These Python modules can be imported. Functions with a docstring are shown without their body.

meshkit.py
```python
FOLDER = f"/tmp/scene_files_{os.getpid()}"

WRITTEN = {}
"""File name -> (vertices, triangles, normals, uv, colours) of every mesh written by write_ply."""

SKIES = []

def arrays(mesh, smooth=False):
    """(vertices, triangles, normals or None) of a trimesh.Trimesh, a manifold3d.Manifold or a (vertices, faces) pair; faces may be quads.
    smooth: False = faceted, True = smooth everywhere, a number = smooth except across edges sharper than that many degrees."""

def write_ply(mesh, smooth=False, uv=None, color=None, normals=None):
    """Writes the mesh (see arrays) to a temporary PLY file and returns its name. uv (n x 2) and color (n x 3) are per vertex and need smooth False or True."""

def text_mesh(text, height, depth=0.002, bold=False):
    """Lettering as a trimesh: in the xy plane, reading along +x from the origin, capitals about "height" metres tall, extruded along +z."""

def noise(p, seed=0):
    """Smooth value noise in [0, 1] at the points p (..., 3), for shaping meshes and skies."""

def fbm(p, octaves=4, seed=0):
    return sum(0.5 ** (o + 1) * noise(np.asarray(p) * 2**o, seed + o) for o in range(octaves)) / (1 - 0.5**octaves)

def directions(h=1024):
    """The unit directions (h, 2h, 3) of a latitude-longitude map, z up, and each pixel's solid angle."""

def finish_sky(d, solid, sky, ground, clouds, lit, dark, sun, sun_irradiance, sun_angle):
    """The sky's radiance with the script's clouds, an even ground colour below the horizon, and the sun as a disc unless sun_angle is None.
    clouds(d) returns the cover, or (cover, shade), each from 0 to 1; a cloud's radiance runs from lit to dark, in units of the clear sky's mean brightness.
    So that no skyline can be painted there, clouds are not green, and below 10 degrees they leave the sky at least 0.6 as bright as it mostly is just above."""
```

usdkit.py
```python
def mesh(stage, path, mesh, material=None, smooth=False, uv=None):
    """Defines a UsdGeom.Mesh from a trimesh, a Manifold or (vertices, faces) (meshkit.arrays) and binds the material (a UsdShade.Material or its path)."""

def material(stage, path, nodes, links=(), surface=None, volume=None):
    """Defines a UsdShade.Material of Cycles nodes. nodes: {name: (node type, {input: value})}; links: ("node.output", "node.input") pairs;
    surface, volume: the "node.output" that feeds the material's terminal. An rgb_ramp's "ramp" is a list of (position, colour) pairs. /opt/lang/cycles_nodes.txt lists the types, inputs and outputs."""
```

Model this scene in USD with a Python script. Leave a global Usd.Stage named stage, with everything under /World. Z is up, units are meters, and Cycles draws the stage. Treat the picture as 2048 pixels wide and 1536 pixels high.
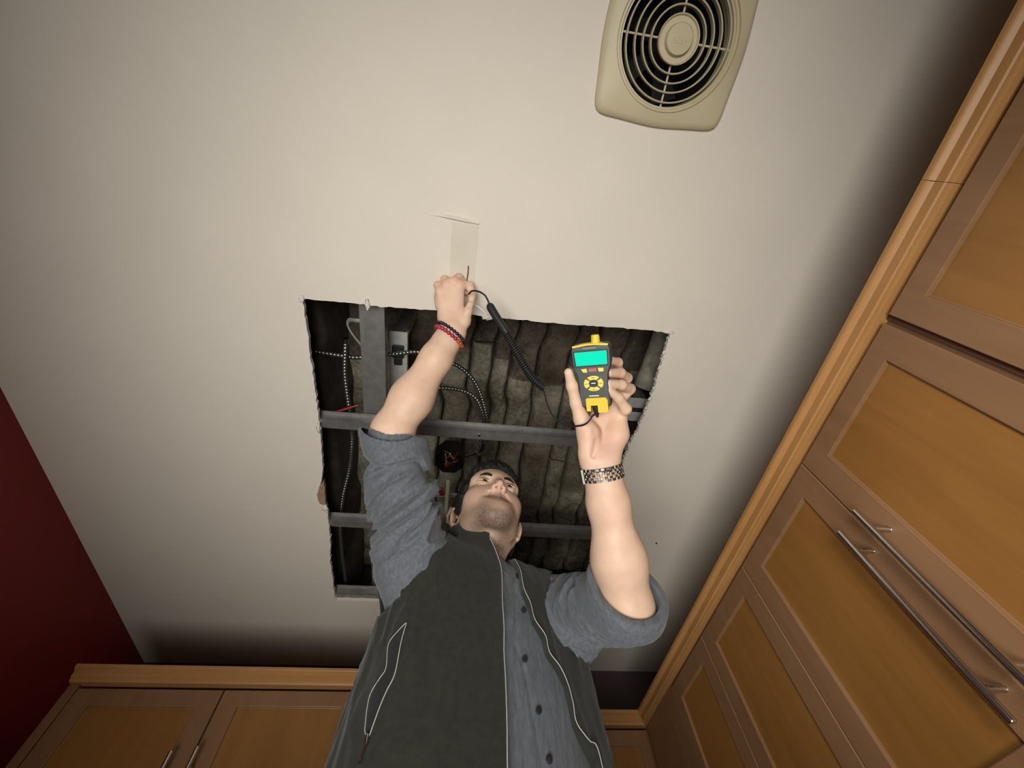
import math, random
import numpy as np
import trimesh
from shapely.geometry import Polygon, Point
from shapely import affinity
from pxr import Usd, UsdGeom, UsdLux, UsdShade, Gf, Sdf, Vt
import usdkit, meshkit

random.seed(7)
RNG = np.random.default_rng(7)
stage = Usd.Stage.CreateInMemory()
UsdGeom.SetStageUpAxis(stage, "Z")
UsdGeom.SetStageMetersPerUnit(stage, 1.0)
UsdGeom.Xform.Define(stage, "/World")
UsdGeom.Scope.Define(stage, "/World/Looks")

# ------------------------------------------------------------------ camera, lights, exposure
# All coordinates below are relative to the photographer's lens, which is 1.64 m above the floor.
CZ = 1.64
F = 844.0
R = np.array([[0.99079896, 0.08787355, 0.10293521], [-0.12670899, 0.86954613, 0.47731998], [-0.04756312, -0.48597096, 0.87267977]])
cam = UsdGeom.Camera.Define(stage, "/World/camera")
cam.CreateHorizontalApertureAttr(36.0)
cam.CreateVerticalApertureAttr(27.0)
cam.CreateFocalLengthAttr(36.0 * F / 2048)
cam.CreateClippingRangeAttr(Gf.Vec2f(0.02, 100))
cam.CreateExposureAttr(0.0)
_r, _u, _b = R[:, 0], -R[:, 1], -R[:, 2]
cam.AddTransformOp().Set(Gf.Matrix4d(*_r, 0, *_u, 0, *_b, 0, 0, 0, CZ, 1))


def rect_light(name, at, w, h, power, color, up=True):
    l = UsdLux.RectLight.Define(stage, "/World/" + name)
    l.CreateWidthAttr(w); l.CreateHeightAttr(h); l.CreateIntensityAttr(power); l.CreateColorAttr(Gf.Vec3f(*color))
    l.AddTranslateOp().Set(Gf.Vec3d(at[0], at[1], at[2] + CZ))
    if up:
        l.AddRotateXOp().Set(180)
    return l


def sphere_light(name, at, r, power, color):
    l = UsdLux.SphereLight.Define(stage, "/World/" + name)
    l.CreateRadiusAttr(r); l.CreateIntensityAttr(power); l.CreateColorAttr(Gf.Vec3f(*color))
    l.AddTranslateOp().Set(Gf.Vec3d(at[0], at[1], at[2] + CZ))
    return l


def spot(light, angle, soft, aim):
    """Shapes a lamp into a soft-edged beam that points along aim."""
    sh = UsdLux.ShapingAPI.Apply(light.GetPrim())
    sh.CreateShapingConeAngleAttr(angle); sh.CreateShapingConeSoftnessAttr(soft)
    aim = np.asarray(aim, float) / np.linalg.norm(aim)
    q = Gf.Rotation(Gf.Vec3d(0, 0, -1), Gf.Vec3d(*aim)).GetQuat()
    UsdGeom.Xformable(light).AddOrientOp(UsdGeom.XformOp.PrecisionDouble).Set(Gf.Quatd(q.GetReal(), q.GetImaginary()))


L1, L2 = 17.5, 26.0
spot(sphere_light("work_lamp", (-0.27, -0.46, -0.82), 0.52, L1, (1.0, 0.985, 0.93)), 42, 1.0, (0.21, 0.60, 1))
spot(sphere_light("torch", (0.12, -0.32, 0.05), 0.16, L2, (1.0, 0.985, 0.93)), 40, 1.0, (0.76, 0.62, 0.20))

# ------------------------------------------------------------------ helpers
USED = {}
BASE = {}


def numbered(parent, name):
    k = USED.setdefault((parent, name), 0)
    USED[(parent, name)] = k + 1
    return name if k == 0 else f"{name}_{k:03d}"


def thing(name, label, cat, base, group=None):
    p = "/World/" + numbered("/World", name)
    x = UsdGeom.Xform.Define(stage, p)
    x.AddTranslateOp().Set(Gf.Vec3d(base[0], base[1], base[2] + CZ))
    BASE[p] = np.asarray(base, float)
    tag(x.GetPrim(), label, cat, group)
    return p


def tag(prim, label=None, cat=None, group=None, kind=None):
    for k, v in (("label", label), ("category", cat), ("group", group), ("kind", kind)):
        if v:
            prim.SetCustomDataByKey(k, v)


def obj(name, mesh, mat, parent=None, smooth=False, label=None, cat=None, group=None, kind=None, base=None):
    """One Mesh prim. Points are given relative to the lens; they are stored relative to the thing's base."""
    par = parent or "/World"
    path = par + "/" + numbered(par, name)
    if isinstance(mesh, trimesh.Trimesh):
        v, f = np.array(mesh.vertices, float), np.array(mesh.faces)
    else:
        v, f = np.array(mesh[0], float), np.array(mesh[1])
    if parent:
        b = BASE[parent]
        v = v - b
        BASE[path] = b
        m = usdkit.mesh(stage, path, (v, f), MAT[mat], smooth)
    else:
        b = np.asarray(base, float) if base is not None else np.array([v[:, 0].mean(), v[:, 1].mean(), v[:, 2].min()])
        m = usdkit.mesh(stage, path, (v - b, f), MAT[mat], smooth)
        UsdGeom.Xformable(m).AddTranslateOp().Set(Gf.Vec3d(b[0], b[1], b[2] + CZ))
        BASE[path] = b
    tag(m.GetPrim(), label, cat, group, kind)
    return path


def struct(name, mesh, mat, smooth=False, label=None):
    return obj(name, mesh, mat, smooth=smooth, label=label, kind="structure")


def cat_mesh(ms):
    return trimesh.util.concatenate([m if isinstance(m, trimesh.Trimesh) else trimesh.Trimesh(m[0], m[1], process=False) for m in ms])


def box(lo, hi, r=0.0):
    lo, hi = np.minimum(lo, hi), np.maximum(lo, hi)
    c, h = (np.add(lo, hi)) / 2, np.subtract(hi, lo) / 2
    if r <= 0:
        m = trimesh.creation.box(extents=2 * h)
        m.apply_translation(c)
        return m
    r = min(r, h.min() * 0.95)
    pts = [np.array([sx, sy, sz]) * (h - r * np.array(k)) for sx in (-1, 1) for sy in (-1, 1) for sz in (-1, 1) for k in ((0, 1, 1), (1, 0, 1), (1, 1, 0))]
    m = trimesh.convex.convex_hull(np.array(pts))
    m.apply_translation(c)
    return m


def frame_of(d):
    d = np.asarray(d, float) / np.linalg.norm(d)
    a = np.array([0, 0, 1.0]) if abs(d[2]) < 0.9 else np.array([1.0, 0, 0])
    u = np.cross(a, d); u /= np.linalg.norm(u)
    return u, np.cross(d, u), d


def smooth_path(pts, n):
    """Catmull-Rom through the points, n samples evenly spaced along the arc."""
    p = np.asarray(pts, float)
    q = np.vstack([2 * p[0] - p[1], p, 2 * p[-1] - p[-2]])
    out = []
    for i in range(1, len(q) - 2):
        t = np.linspace(0, 1, 40, endpoint=False)[:, None]
        out.append(0.5 * (2 * q[i] + (q[i + 1] - q[i - 1]) * t + (2 * q[i - 1] - 5 * q[i] + 4 * q[i + 1] - q[i + 2]) * t**2 + (3 * q[i] - q[i - 1] - 3 * q[i + 1] + q[i + 2]) * t**3))
    out = np.vstack(out + [p[-1:]])
    s = np.r_[0, np.cumsum(np.linalg.norm(np.diff(out, axis=0), axis=1))]
    x = np.linspace(0, s[-1], n)
    return np.stack([np.interp(x, s, out[:, k]) for k in range(3)], 1)


def tube(path, r, n=10, cap=True, flat=1.0):
    p = np.asarray(path, float)
    r = np.broadcast_to(np.asarray(r, float), len(p))
    t = np.gradient(p, axis=0); t /= np.maximum(np.linalg.norm(t, axis=1, keepdims=True), 1e-12)
    u = frame_of(t[0])[0]
    vs = []
    ang = np.linspace(0, 2 * np.pi, n, endpoint=False)
    for i in range(len(p)):
        u = u - t[i] * (u @ t[i]); u /= np.linalg.norm(u)
        w = np.cross(t[i], u)
        vs.append(p[i] + r[i] * (np.cos(ang)[:, None] * u + flat * np.sin(ang)[:, None] * w))
    v = np.vstack(vs)
    f = []
    k = np.arange(n); k2 = (k + 1) % n
    for i in range(len(p) - 1):
        a, b = i * n + k, i * n + k2
        f += [np.stack([a, b, b + n], 1), np.stack([a, b + n, a + n], 1)]
    if cap:
        c0, c1 = len(v), len(v) + 1
        v = np.vstack([v, p[0], p[-1]])
        e = (len(p) - 1) * n
        f += [np.stack([k2, k, np.full(n, c0)], 1), np.stack([e + k, e + k2, np.full(n, c1)], 1)]
    return v, np.vstack(f)


def cyl(a, b, r, n=20, r2=None):
    return tube([a, b], [r, r if r2 is None else r2], n)


def loops(ls, close_first=True, close_last=True):
    """Skin over loops of equal point counts."""
    n = len(ls[0]); v = np.vstack(ls); k = np.arange(n); k2 = (k + 1) % n; f = []
    for i in range(len(ls) - 1):
        a, b = i * n + k, i * n + k2
        f += [np.stack([a, b, b + n], 1), np.stack([a, b + n, a + n], 1)]
    if close_first:
        v = np.vstack([v, np.mean(ls[0], 0)]); f.append(np.stack([k2, k, np.full(n, len(v) - 1)], 1))
    if close_last:
        v = np.vstack([v, np.mean(ls[-1], 0)]); e = (len(ls) - 1) * n
        f.append(np.stack([e + k, e + k2, np.full(n, len(v) - 1)], 1))
    m = trimesh.Trimesh(v, np.vstack(f), process=False)
    trimesh.repair.fix_normals(m)
    return m


def extrude(poly, z0, z1):
    m = trimesh.creation.extrude_polygon(poly, z1 - z0, engine="earcut")
    m.apply_translation((0, 0, z0))
    return m


def at(px, py, depth):
    """The place that lies `depth` metres in front of the lens along the sight line through a point of the photograph."""
    return R @ np.array([(px - 1024) / F, (py - 768) / F, 1.0]) * depth


def at_z(px, py, z):
    d = at(px, py, 1.0)
    return d * z / d[2]


# ------------------------------------------------------------------ materials
MAT = {}


def mat(name, nodes, links, surface="p.BSDF"):
    MAT[name] = usdkit.material(stage, "/World/Looks/" + name, nodes, links, surface=surface)


def plain(name, color, rough=0.6, var=0.12, scale=30, metal=0.0, bump=0.0, spec=0.4, bscale=200, sheen=0.0):
    c = np.array(color)
    nodes = {"g": ("texture_coordinate", {}), "n": ("noise_texture", {"scale": float(scale), "detail": 4.0}),
             "r": ("rgb_ramp", {"ramp": [(0.25, tuple(c * (1 - var))), (0.75, tuple(np.minimum(c * (1 + var), 1)))]}),
             "p": ("principled_bsdf", {"roughness": rough, "metallic": metal, "specular_ior_level": spec, "sheen_weight": sheen})}
    links = [("g.object", "n.vector"), ("n.fac", "r.fac"), ("r.color", "p.base_color")]
    if bump:
        nodes["n2"] = ("noise_texture", {"scale": float(bscale), "detail": 3.0})
        nodes["b"] = ("bump", {"strength": float(bump), "distance": 0.002})
        links += [("g.object", "n2.vector"), ("n2.fac", "b.height"), ("b.normal", "p.normal")]
    mat(name, nodes, links)


def wood(name, dark, light, grain, rough=0.42):
    """Stained maple: fine grain stretched along one axis over a soft cloudy figure."""
    s = {"x": (2.2, 26, 26), "y": (26, 2.2, 26), "z": (26, 26, 2.2)}[grain]
    mid = tuple((np.array(dark) + np.array(light)) / 2)
    mat(name, {"g": ("geometry", {}), "m": ("mapping", {"scale": s}), "n": ("noise_texture", {"scale": 1.0, "detail": 6.0, "roughness": 0.65, "distortion": 0.6}),
               "c": ("noise_texture", {"scale": 3.0, "detail": 3.0}),
               "r": ("rgb_ramp", {"ramp": [(0.2, dark), (0.5, mid), (0.8, light)]}),
               "r2": ("rgb_ramp", {"ramp": [(0.3, (0.84, 0.82, 0.8)), (0.7, (1.0, 1.0, 1.0))]}),
               "mx": ("mix_color", {"blend_type": "multiply", "fac": 1.0}),
               "b": ("bump", {"strength": 0.05, "distance": 0.001}),
               "p": ("principled_bsdf", {"roughness": rough, "specular_ior_level": 0.4})},
        [("g.position", "m.vector"), ("m.vector", "n.vector"), ("g.position", "c.vector"), ("n.fac", "r.fac"), ("c.fac", "r2.fac"),
         ("r.color", "mx.a"), ("r2.color", "mx.b"), ("mx.result", "p.base_color"), ("n.fac", "b.height"), ("b.normal", "p.normal")])


plain("ceiling_paint", (0.66, 0.60, 0.52), 0.85, 0.025, 5, bump=0.08, bscale=320, spec=0.2)
plain("tape_paint", (0.60, 0.545, 0.45), 0.8, 0.03, 12, spec=0.2)
plain("gypsum", (0.62, 0.59, 0.54), 0.95, 0.12, 90, bump=0.4, bscale=400)
plain("brown_paper", (0.30, 0.19, 0.12), 0.9, 0.15, 60)
plain("crack_brown", (0.10, 0.055, 0.03), 0.95, 0.5, 150)
plain("red_paint", (0.21, 0.012, 0.012), 0.55, 0.06, 4, bump=0.06, bscale=300)
plain("white_paint", (0.72, 0.68, 0.60), 0.8, 0.03, 4)
plain("floor_tile", (0.50, 0.45, 0.38), 0.5, 0.1, 5)
wood("maple_frame_z", (0.22, 0.110, 0.052), (0.30, 0.160, 0.080), "z")
wood("maple_panel_z", (0.25, 0.108, 0.024), (0.33, 0.150, 0.038), "z")
wood("maple_crown_y", (0.40, 0.19, 0.060), (0.52, 0.27, 0.10), "y")
wood("maple_crown_x", (0.40, 0.19, 0.060), (0.52, 0.27, 0.10), "x")
plain("cabinet_inside", (0.10, 0.035, 0.02), 0.8, 0.1, 20)
plain("steel", (0.66, 0.64, 0.61), 0.20, 0.05, 300, metal=1.0)
plain("galvanized", (0.30, 0.29, 0.28), 0.45, 0.18, 40, metal=0.75)
plain("galvanized_light", (0.50, 0.50, 0.46), 0.5, 0.15, 60, metal=0.5)
plain("armour", (0.27, 0.26, 0.24), 0.32, 0.15, 200, metal=0.9)
plain("black_plastic", (0.018, 0.018, 0.02), 0.45, 0.2, 80)
plain("rubber_black", (0.012, 0.012, 0.013), 0.55, 0.2, 80)
plain("almond_plastic", (0.50, 0.43, 0.28), 0.5, 0.05, 9, bump=0.05, bscale=150)
plain("plum_paint", (0.085, 0.055, 0.062), 0.6, 0.06, 4)
plain("dark_metal", (0.005, 0.005, 0.005), 0.8, 0.3, 30)
plain("red_plastic", (0.25, 0.018, 0.018), 0.4, 0.1, 50)
plain("copper", (0.55, 0.24, 0.10), 0.35, 0.1, 100, metal=1.0)
plain("stripped_wood", (0.74, 0.66, 0.52), 0.7, 0.12, 60)
plain("dirty_pipe", (0.20, 0.18, 0.145), 0.85, 0.6, 22, bump=0.4, bscale=120)
plain("brick", (0.13, 0.075, 0.06), 0.95, 0.4, 25, bump=0.6, bscale=120)
plain("brick_dark", (0.075, 0.06, 0.05), 0.95, 0.4, 25, bump=0.6, bscale=120)
plain("mortar", (0.09, 0.08, 0.07), 0.95, 0.2, 40)
plain("joint_dark", (0.03, 0.026, 0.022), 0.95, 0.3, 40)
for _k, (_d, _l) in enumerate((((0.15, 0.13, 0.10), (0.62, 0.57, 0.45)), ((0.12, 0.105, 0.08), (0.50, 0.455, 0.355)), ((0.17, 0.15, 0.11), (0.66, 0.61, 0.47)), ((0.05, 0.038, 0.030), (0.22, 0.175, 0.135)))):  # last pair: dark brown copy with the near-end shade put into its colour
    mat(f"fireproofing_lit_shaded_{_k}", {"g": ("geometry", {}), "n": ("noise_texture", {"scale": 60.0, "detail": 5.0, "roughness": 0.7}), "n2": ("noise_texture", {"scale": 7.0, "detail": 3.0}),
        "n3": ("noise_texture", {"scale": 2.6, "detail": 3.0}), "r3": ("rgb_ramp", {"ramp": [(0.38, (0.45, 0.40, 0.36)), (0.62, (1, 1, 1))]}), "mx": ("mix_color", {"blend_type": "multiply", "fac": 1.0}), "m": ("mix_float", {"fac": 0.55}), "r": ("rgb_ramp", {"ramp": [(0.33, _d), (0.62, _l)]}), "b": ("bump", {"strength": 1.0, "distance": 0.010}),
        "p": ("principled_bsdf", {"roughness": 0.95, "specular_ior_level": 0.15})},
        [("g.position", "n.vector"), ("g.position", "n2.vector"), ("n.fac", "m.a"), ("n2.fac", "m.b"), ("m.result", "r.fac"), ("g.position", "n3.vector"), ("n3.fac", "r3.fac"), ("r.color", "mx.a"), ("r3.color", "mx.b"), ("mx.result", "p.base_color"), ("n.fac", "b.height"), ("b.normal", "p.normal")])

# ------------------------------------------------------------------ the setting
H = 1.10                                                      # underside of the ceiling above the lens
XL, XR, YB, YF, ZF, ZS = -1.303, 1.145, 2.152, -2.6, -CZ, 1.62
ZTOP = ZS + 0.10


def ragged(pts, step, amp, seed):
    rng = np.random.default_rng(seed)
    out = []
    for (a, b) in zip(pts[:-1], pts[1:]):
        a, b = np.array(a), np.array(b)
        n = max(1, int(np.linalg.norm(b - a) / step))
        for i in range(n):
            p = a + (b - a) * i / n
            out.append(p + (rng.normal(0, amp, 2) if i else rng.normal(0, amp * 0.3, 2)))
    return out


hole_top = [(-0.45, 0.404), (-0.38, 0.402), (-0.293, 0.401), (-0.284, 0.397), (-0.275, 0.403), (-0.199, 0.401), (-0.093, 0.397), (-0.025, 0.398), (0.071, 0.399), (0.182, 0.399), (0.281, 0.397), (0.396, 0.392), (0.483, 0.39), (0.557, 0.39)]
hole_right = [(0.557, 0.39), (0.559, 0.428), (0.562, 0.493), (0.565, 0.552), (0.564, 0.615), (0.561, 0.671), (0.556, 0.73), (0.546, 0.791), (0.544, 0.876), (0.54, 0.978), (0.536, 1.075), (0.54, 1.231), (0.543, 1.388), (0.54, 1.655)]
hole_left = [(-0.45, 0.404), (-0.449, 0.441), (-0.447, 0.491), (-0.447, 0.543), (-0.446, 0.59), (-0.444, 0.646), (-0.442, 0.705), (-0.443, 0.777), (-0.442, 0.842), (-0.445, 0.912), (-0.446, 0.974), (-0.462, 1.051), (-0.476, 1.097), (-0.47, 1.138), (-0.45, 1.146), (-0.447, 1.189), (-0.447, 1.251), (-0.45, 1.342), (-0.458, 1.425), (-0.457, 1.512), (-0.455, 1.668)]
ring = ragged(hole_top, 0.012, 0.0010, 1) + ragged(hole_right, 0.006, 0.0022, 2) + ragged([(0.54, 1.655), (-0.285, 1.668), (-0.455, 1.668)], 0.02, 0.001, 3) + ragged(hole_left[::-1], 0.010, 0.0013, 4)
hole = Polygon(ring).buffer(0)
FAN = np.array([0.364, -0.243])
sheet = Polygon([(XL, YF), (XR, YF), (XR, YB), (XL, YB)]).difference(hole).difference(Point(*FAN).buffer(0.118, 24))
ceiling = struct("ceiling", extrude(sheet, H, H + 0.0135), "ceiling_paint")
# the paper face torn off the board along the cut, and small curls of it that hang on
torn = Polygon([(-0.4475, 1.03), (-0.462, 1.050), (-0.4765, 1.097), (-0.4705, 1.137), (-0.450, 1.146), (-0.449, 1.10)])
obj("torn_paper", extrude(Polygon(ragged(list(torn.exterior.coords), 0.01, 0.0008, 5)).buffer(0), H - 0.0004, H + 0.0132), "brown_paper", ceiling, label="brown paper core bared where the ceiling face tore away")


def curl(c, size, seed):
    rng = np.random.default_rng(seed)
    m = trimesh.creation.icosphere(2, 1.0)
    v = m.vertices * (1 + 0.45 * rng.normal(0, 1, (len(m.vertices), 1)) * 0.5)
    m.vertices = v * np.array([size[0], size[1], size[2]]) + np.array(c)
    return m


for i, (c, s) in enumerate((((-0.452, 0.402, H - 0.001), (0.007, 0.010, 0.004)), ((-0.283, 0.400, H - 0.002), (0.006, 0.014, 0.004)), ((-0.444, 0.815, H - 0.003), (0.006, 0.016, 0.006)),
                            ((-0.452, 1.150, H - 0.004), (0.009, 0.013, 0.007)), ((-0.449, 1.168, H - 0.002), (0.005, 0.007, 0.004)), ((0.036, 0.399, H - 0.003), (0.013, 0.008, 0.004)), ((0.553, 0.389, H - 0.001), (0.016, 0.004, 0.003)))):
    obj("paper_curl", curl(c, s, 30 + i), "gypsum", ceiling, smooth=True)
for i in range(18):                                            # whiskers of torn paper along the right-hand cut
    y = 0.45 + i * 0.032 + RNG.uniform(-0.012, 0.012)
    x = np.interp(y, [p[1] for p in hole_right], [p[0] for p in hole_right])
    obj("paper_whisker", curl((x - 0.0015, y, H - 0.001), (RNG.uniform(0.002, 0.005), RNG.uniform(0.003, 0.008), 0.002), 60 + i), "gypsum", ceiling, smooth=True)
strip = Polygon(ragged([(-0.075, 0.1665), (-0.009, 0.1655), (-0.0045, 0.396), (-0.0705, 0.396), (-0.075, 0.1665)], 0.02, 0.0006, 8))
obj("joint_tape", extrude(strip, H - 0.0006, H), "tape_paint", ceiling, label="bared beige strip of joint tape running to the cut edge")
flap = [(-0.128, 0.1555), (-0.10, 0.1548), (-0.079, 0.1555), (-0.043, 0.1585), (-0.009, 0.1615)]
obj("paint_flap", loops([np.array([(x, y - 0.005 * min(1, (x + 0.128) / 0.04), H - 0.0003), (x, y + 0.001, H - 0.0003 - 0.009 * w), (x, y + 0.0018, H - 0.0003 - 0.0095 * w), (x, y - 0.004 * min(1, (x + 0.128) / 0.04), H + 0.0002)]) for (x, y), w in zip(flap, (0.05, 0.5, 1, 1, 0.5))]), "ceiling_paint", ceiling, label="lifted lip of paint at the end of the joint tape")
crack = [(-0.0262, 0.268), (-0.0255, 0.285), (-0.0268, 0.30), (-0.027, 0.318)]
obj("crack", extrude(Polygon([(x - 0.0012, y) for x, y in crack] + [(x + 0.0014, y) for x, y in crack[::-1]]).buffer(0.0003), H - 0.0009, H), "crack_brown", ceiling, label="brown cracked line in the joint tape")
obj("nail_hole", extrude(Polygon([(0.777 + 0.0035 * math.cos(a) * (1 + 0.3 * math.sin(3 * a)), 1.246 + 0.005 * math.sin(a)) for a in np.linspace(0, 6.28, 14)[:-1]]), H - 0.0006, H), "crack_brown", ceiling)
struct("wall_left", box((XL - 0.1, YF, ZF), (XL, YB, ZTOP)), "red_paint")
struct("wall_back", box((XL - 0.1, YB, ZF), (XR + 0.1, YB + 0.1, ZTOP)), "plum_paint")
struct("wall_right", box((XR, YF, ZF), (XR + 0.1, YB, ZTOP)), "white_paint")
struct("wall_front", box((XL - 0.1, YF - 0.1, ZF), (XR + 0.1, YF, ZTOP)), "white_paint")
struct("floor", box((XL - 0.1, YF - 0.1, ZF - 0.1), (XR + 0.1, YB + 0.1, ZF)), "floor_tile")

# the deck above the hung ceiling: rough sprayed ribs running away from the lens, dark joints between them
deck = struct("ceiling_deck", box((XL - 0.1, YF - 0.1, ZS), (XR + 0.1, YB + 0.1, ZS + 0.1)), "joint_dark")


def rough_slab(lo, hi, nx, ny, amp, scale, seed, drop=None):
    """A block whose underside and sides are rough; drop: how much the sides round away."""
    us, vs = np.linspace(0, 1, nx), np.linspace(0, 1, ny)
    x = lo[0] + (hi[0] - lo[0]) * us; y = lo[1] + (hi[1] - lo[1]) * vs
    X, Y = np.meshgrid(x, y, indexing="ij")
    edge = np.minimum(us, 1 - us)[:, None] * (hi[0] - lo[0])
    Z = np.full_like(X, lo[2]) + 0.026 * np.exp(-edge / 0.005)
    P = np.stack([X, Y, Z], -1)
    n = meshkit.fbm(P * scale, 4, seed) - 0.5
    P[..., 2] += amp * 2.6 * n + 0.006 * (meshkit.noise(P * 95, seed + 2) - 0.5) + 0.030 * (meshkit.noise(P * 5.5, seed + 4) - 0.5)
    P[..., 0] += 0.034 * (meshkit.noise(P * np.array([2, 10, 2]), 500) - 0.5)
    v = P.reshape(-1, 3)
    i, j = np.meshgrid(np.arange(nx - 1), np.arange(ny - 1), indexing="ij")
    a = (i * ny + j).ravel(); b = a + ny
    f = np.vstack([np.stack([a, a + 1, b + 1], 1), np.stack([a, b + 1, b], 1)])
    rim = np.r_[np.arange(ny), (np.arange(1, nx) * ny + ny - 1), ((nx - 1) * ny + np.arange(ny - 2, -1, -1)), (np.arange(nx - 2, 0, -1) * ny)]
    top = v[rim].copy(); top[:, 2] = hi[2]
    off = len(v); v = np.vstack([v, top]); k = np.arange(len(rim)); k2 = (k + 1) % len(rim)
    f = np.vstack([f, np.stack([rim[k], off + k, off + k2], 1), np.stack([rim[k], off + k2, rim[k2]], 1)])
    return v, f


x = -0.62
rib = 0
while x < 0.92:
    w = RNG.uniform(0.075, 0.15)
    y, first = 0.16, True
    while y < 2.0:
        l = RNG.uniform(0.52, 0.70) if first else RNG.uniform(0.5, 1.1)
        dz = RNG.uniform(-0.008, 0.012)
        obj("sprayed_rib", rough_slab((x + 0.003, y + 0.003, ZS - 0.05 + dz), (x + w - 0.003, min(y + l, 2.05) - 0.003, ZS), 22, 56, 0.011, 26, rib), f"fireproofing_lit_shaded_{3 if first else rib % 3}", deck, smooth=55)  # first segment of each rib takes the copy with painted shade
        rib, first = rib + 1, False
        y += l
    x += w
# side beam on the left and the brick bearing wall at the near end
beam = obj("masonry_beam", rough_slab((-0.66, 0.2, 1.30), (-0.475, 2.05, ZS - 0.04), 16, 90, 0.008, 18, 91), "brick_dark", label="dark rough masonry beam above the left edge of the ceiling cut", cat="beam", smooth=50)
bw = struct("wall_cavity", box((-0.9, 0.10, H + 0.0135), (0.95, 0.16, ZS)), "mortar")
for r_ in range(7):
    z0 = H + 0.02 + r_ * 0.071
    for c_ in range(9):
        x0 = -0.9 + c_ * 0.205 + (0.1 if r_ % 2 else 0) + RNG.uniform(-0.003, 0.003)
        if z0 + 0.062 > ZS or x0 + 0.195 > 0.95:
            continue
        obj("brick", box((x0, 0.16 - 0.002, z0), (x0 + 0.193, 0.172 + RNG.uniform(-0.003, 0.004), z0 + 0.061), 0.003), "brick" if RNG.random() < 0.5 else "brick_dark", bw)

# ------------------------------------------------------------------ metal framing and wiring above the cut
ZC = H + 0.0145


def furring(name, x0, x1, y, label):
    """A hat-shaped furring channel lying along x: crown, two webs, two flanges, as one folded strip."""
    t = 0.0012
    prof = [(-0.033, 0.022), (-0.020, 0.022), (-0.015, 0.0), (0.015, 0.0), (0.020, 0.022), (0.033, 0.022)]
    out = [(p[0], p[1]) for p in prof] + [(p[0] + (0.0008 if p[0] > 0 else -0.0008) * 0, p[1] + t) for p in prof[::-1]]
    ls = [np.array([(xx, y + a, ZC + b) for a, b in out]) for xx in np.linspace(x0, x1, 3)]
    t_ = thing(name, label, "furring channel", ((x0 + x1) / 2, y, ZC))
    obj("channel", loops(ls), "galvanized", t_)
    for k, xx in enumerate(np.linspace(x0 + 0.12, x1 - 0.1, 3)):
        obj("screw_head", cyl((xx, y, ZC - 0.0018), (xx, y, ZC + 0.004), 0.004, 12), "steel", t_)
    return t_


furring("furring_channel", -0.58, 0.66, 0.808, "grey metal furring channel crossing the ceiling cut just above the raised elbow")
furring("furring_channel", -0.60, 0.66, 1.246, "grey metal furring channel crossing the cut behind the man's ear and collar")
furring("furring_channel", -0.60, 0.66, 1.655, "grey metal furring channel along the lower edge of the cut, beside the vest")


def c_channel(x0, x1, y0, y1, z0, hgt):
    t = 0.0014
    pr = [(x0, z0 + hgt), (x0, z0), (x1, z0), (x1, z0 + hgt), (x1 - t, z0 + hgt), (x1 - t, z0 + t), (x0 + t, z0 + t), (x0 + t, z0 + hgt)]
    return loops([np.array([(a, yy, b) for a, b in pr]) for yy in (y0, y1)])


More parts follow.
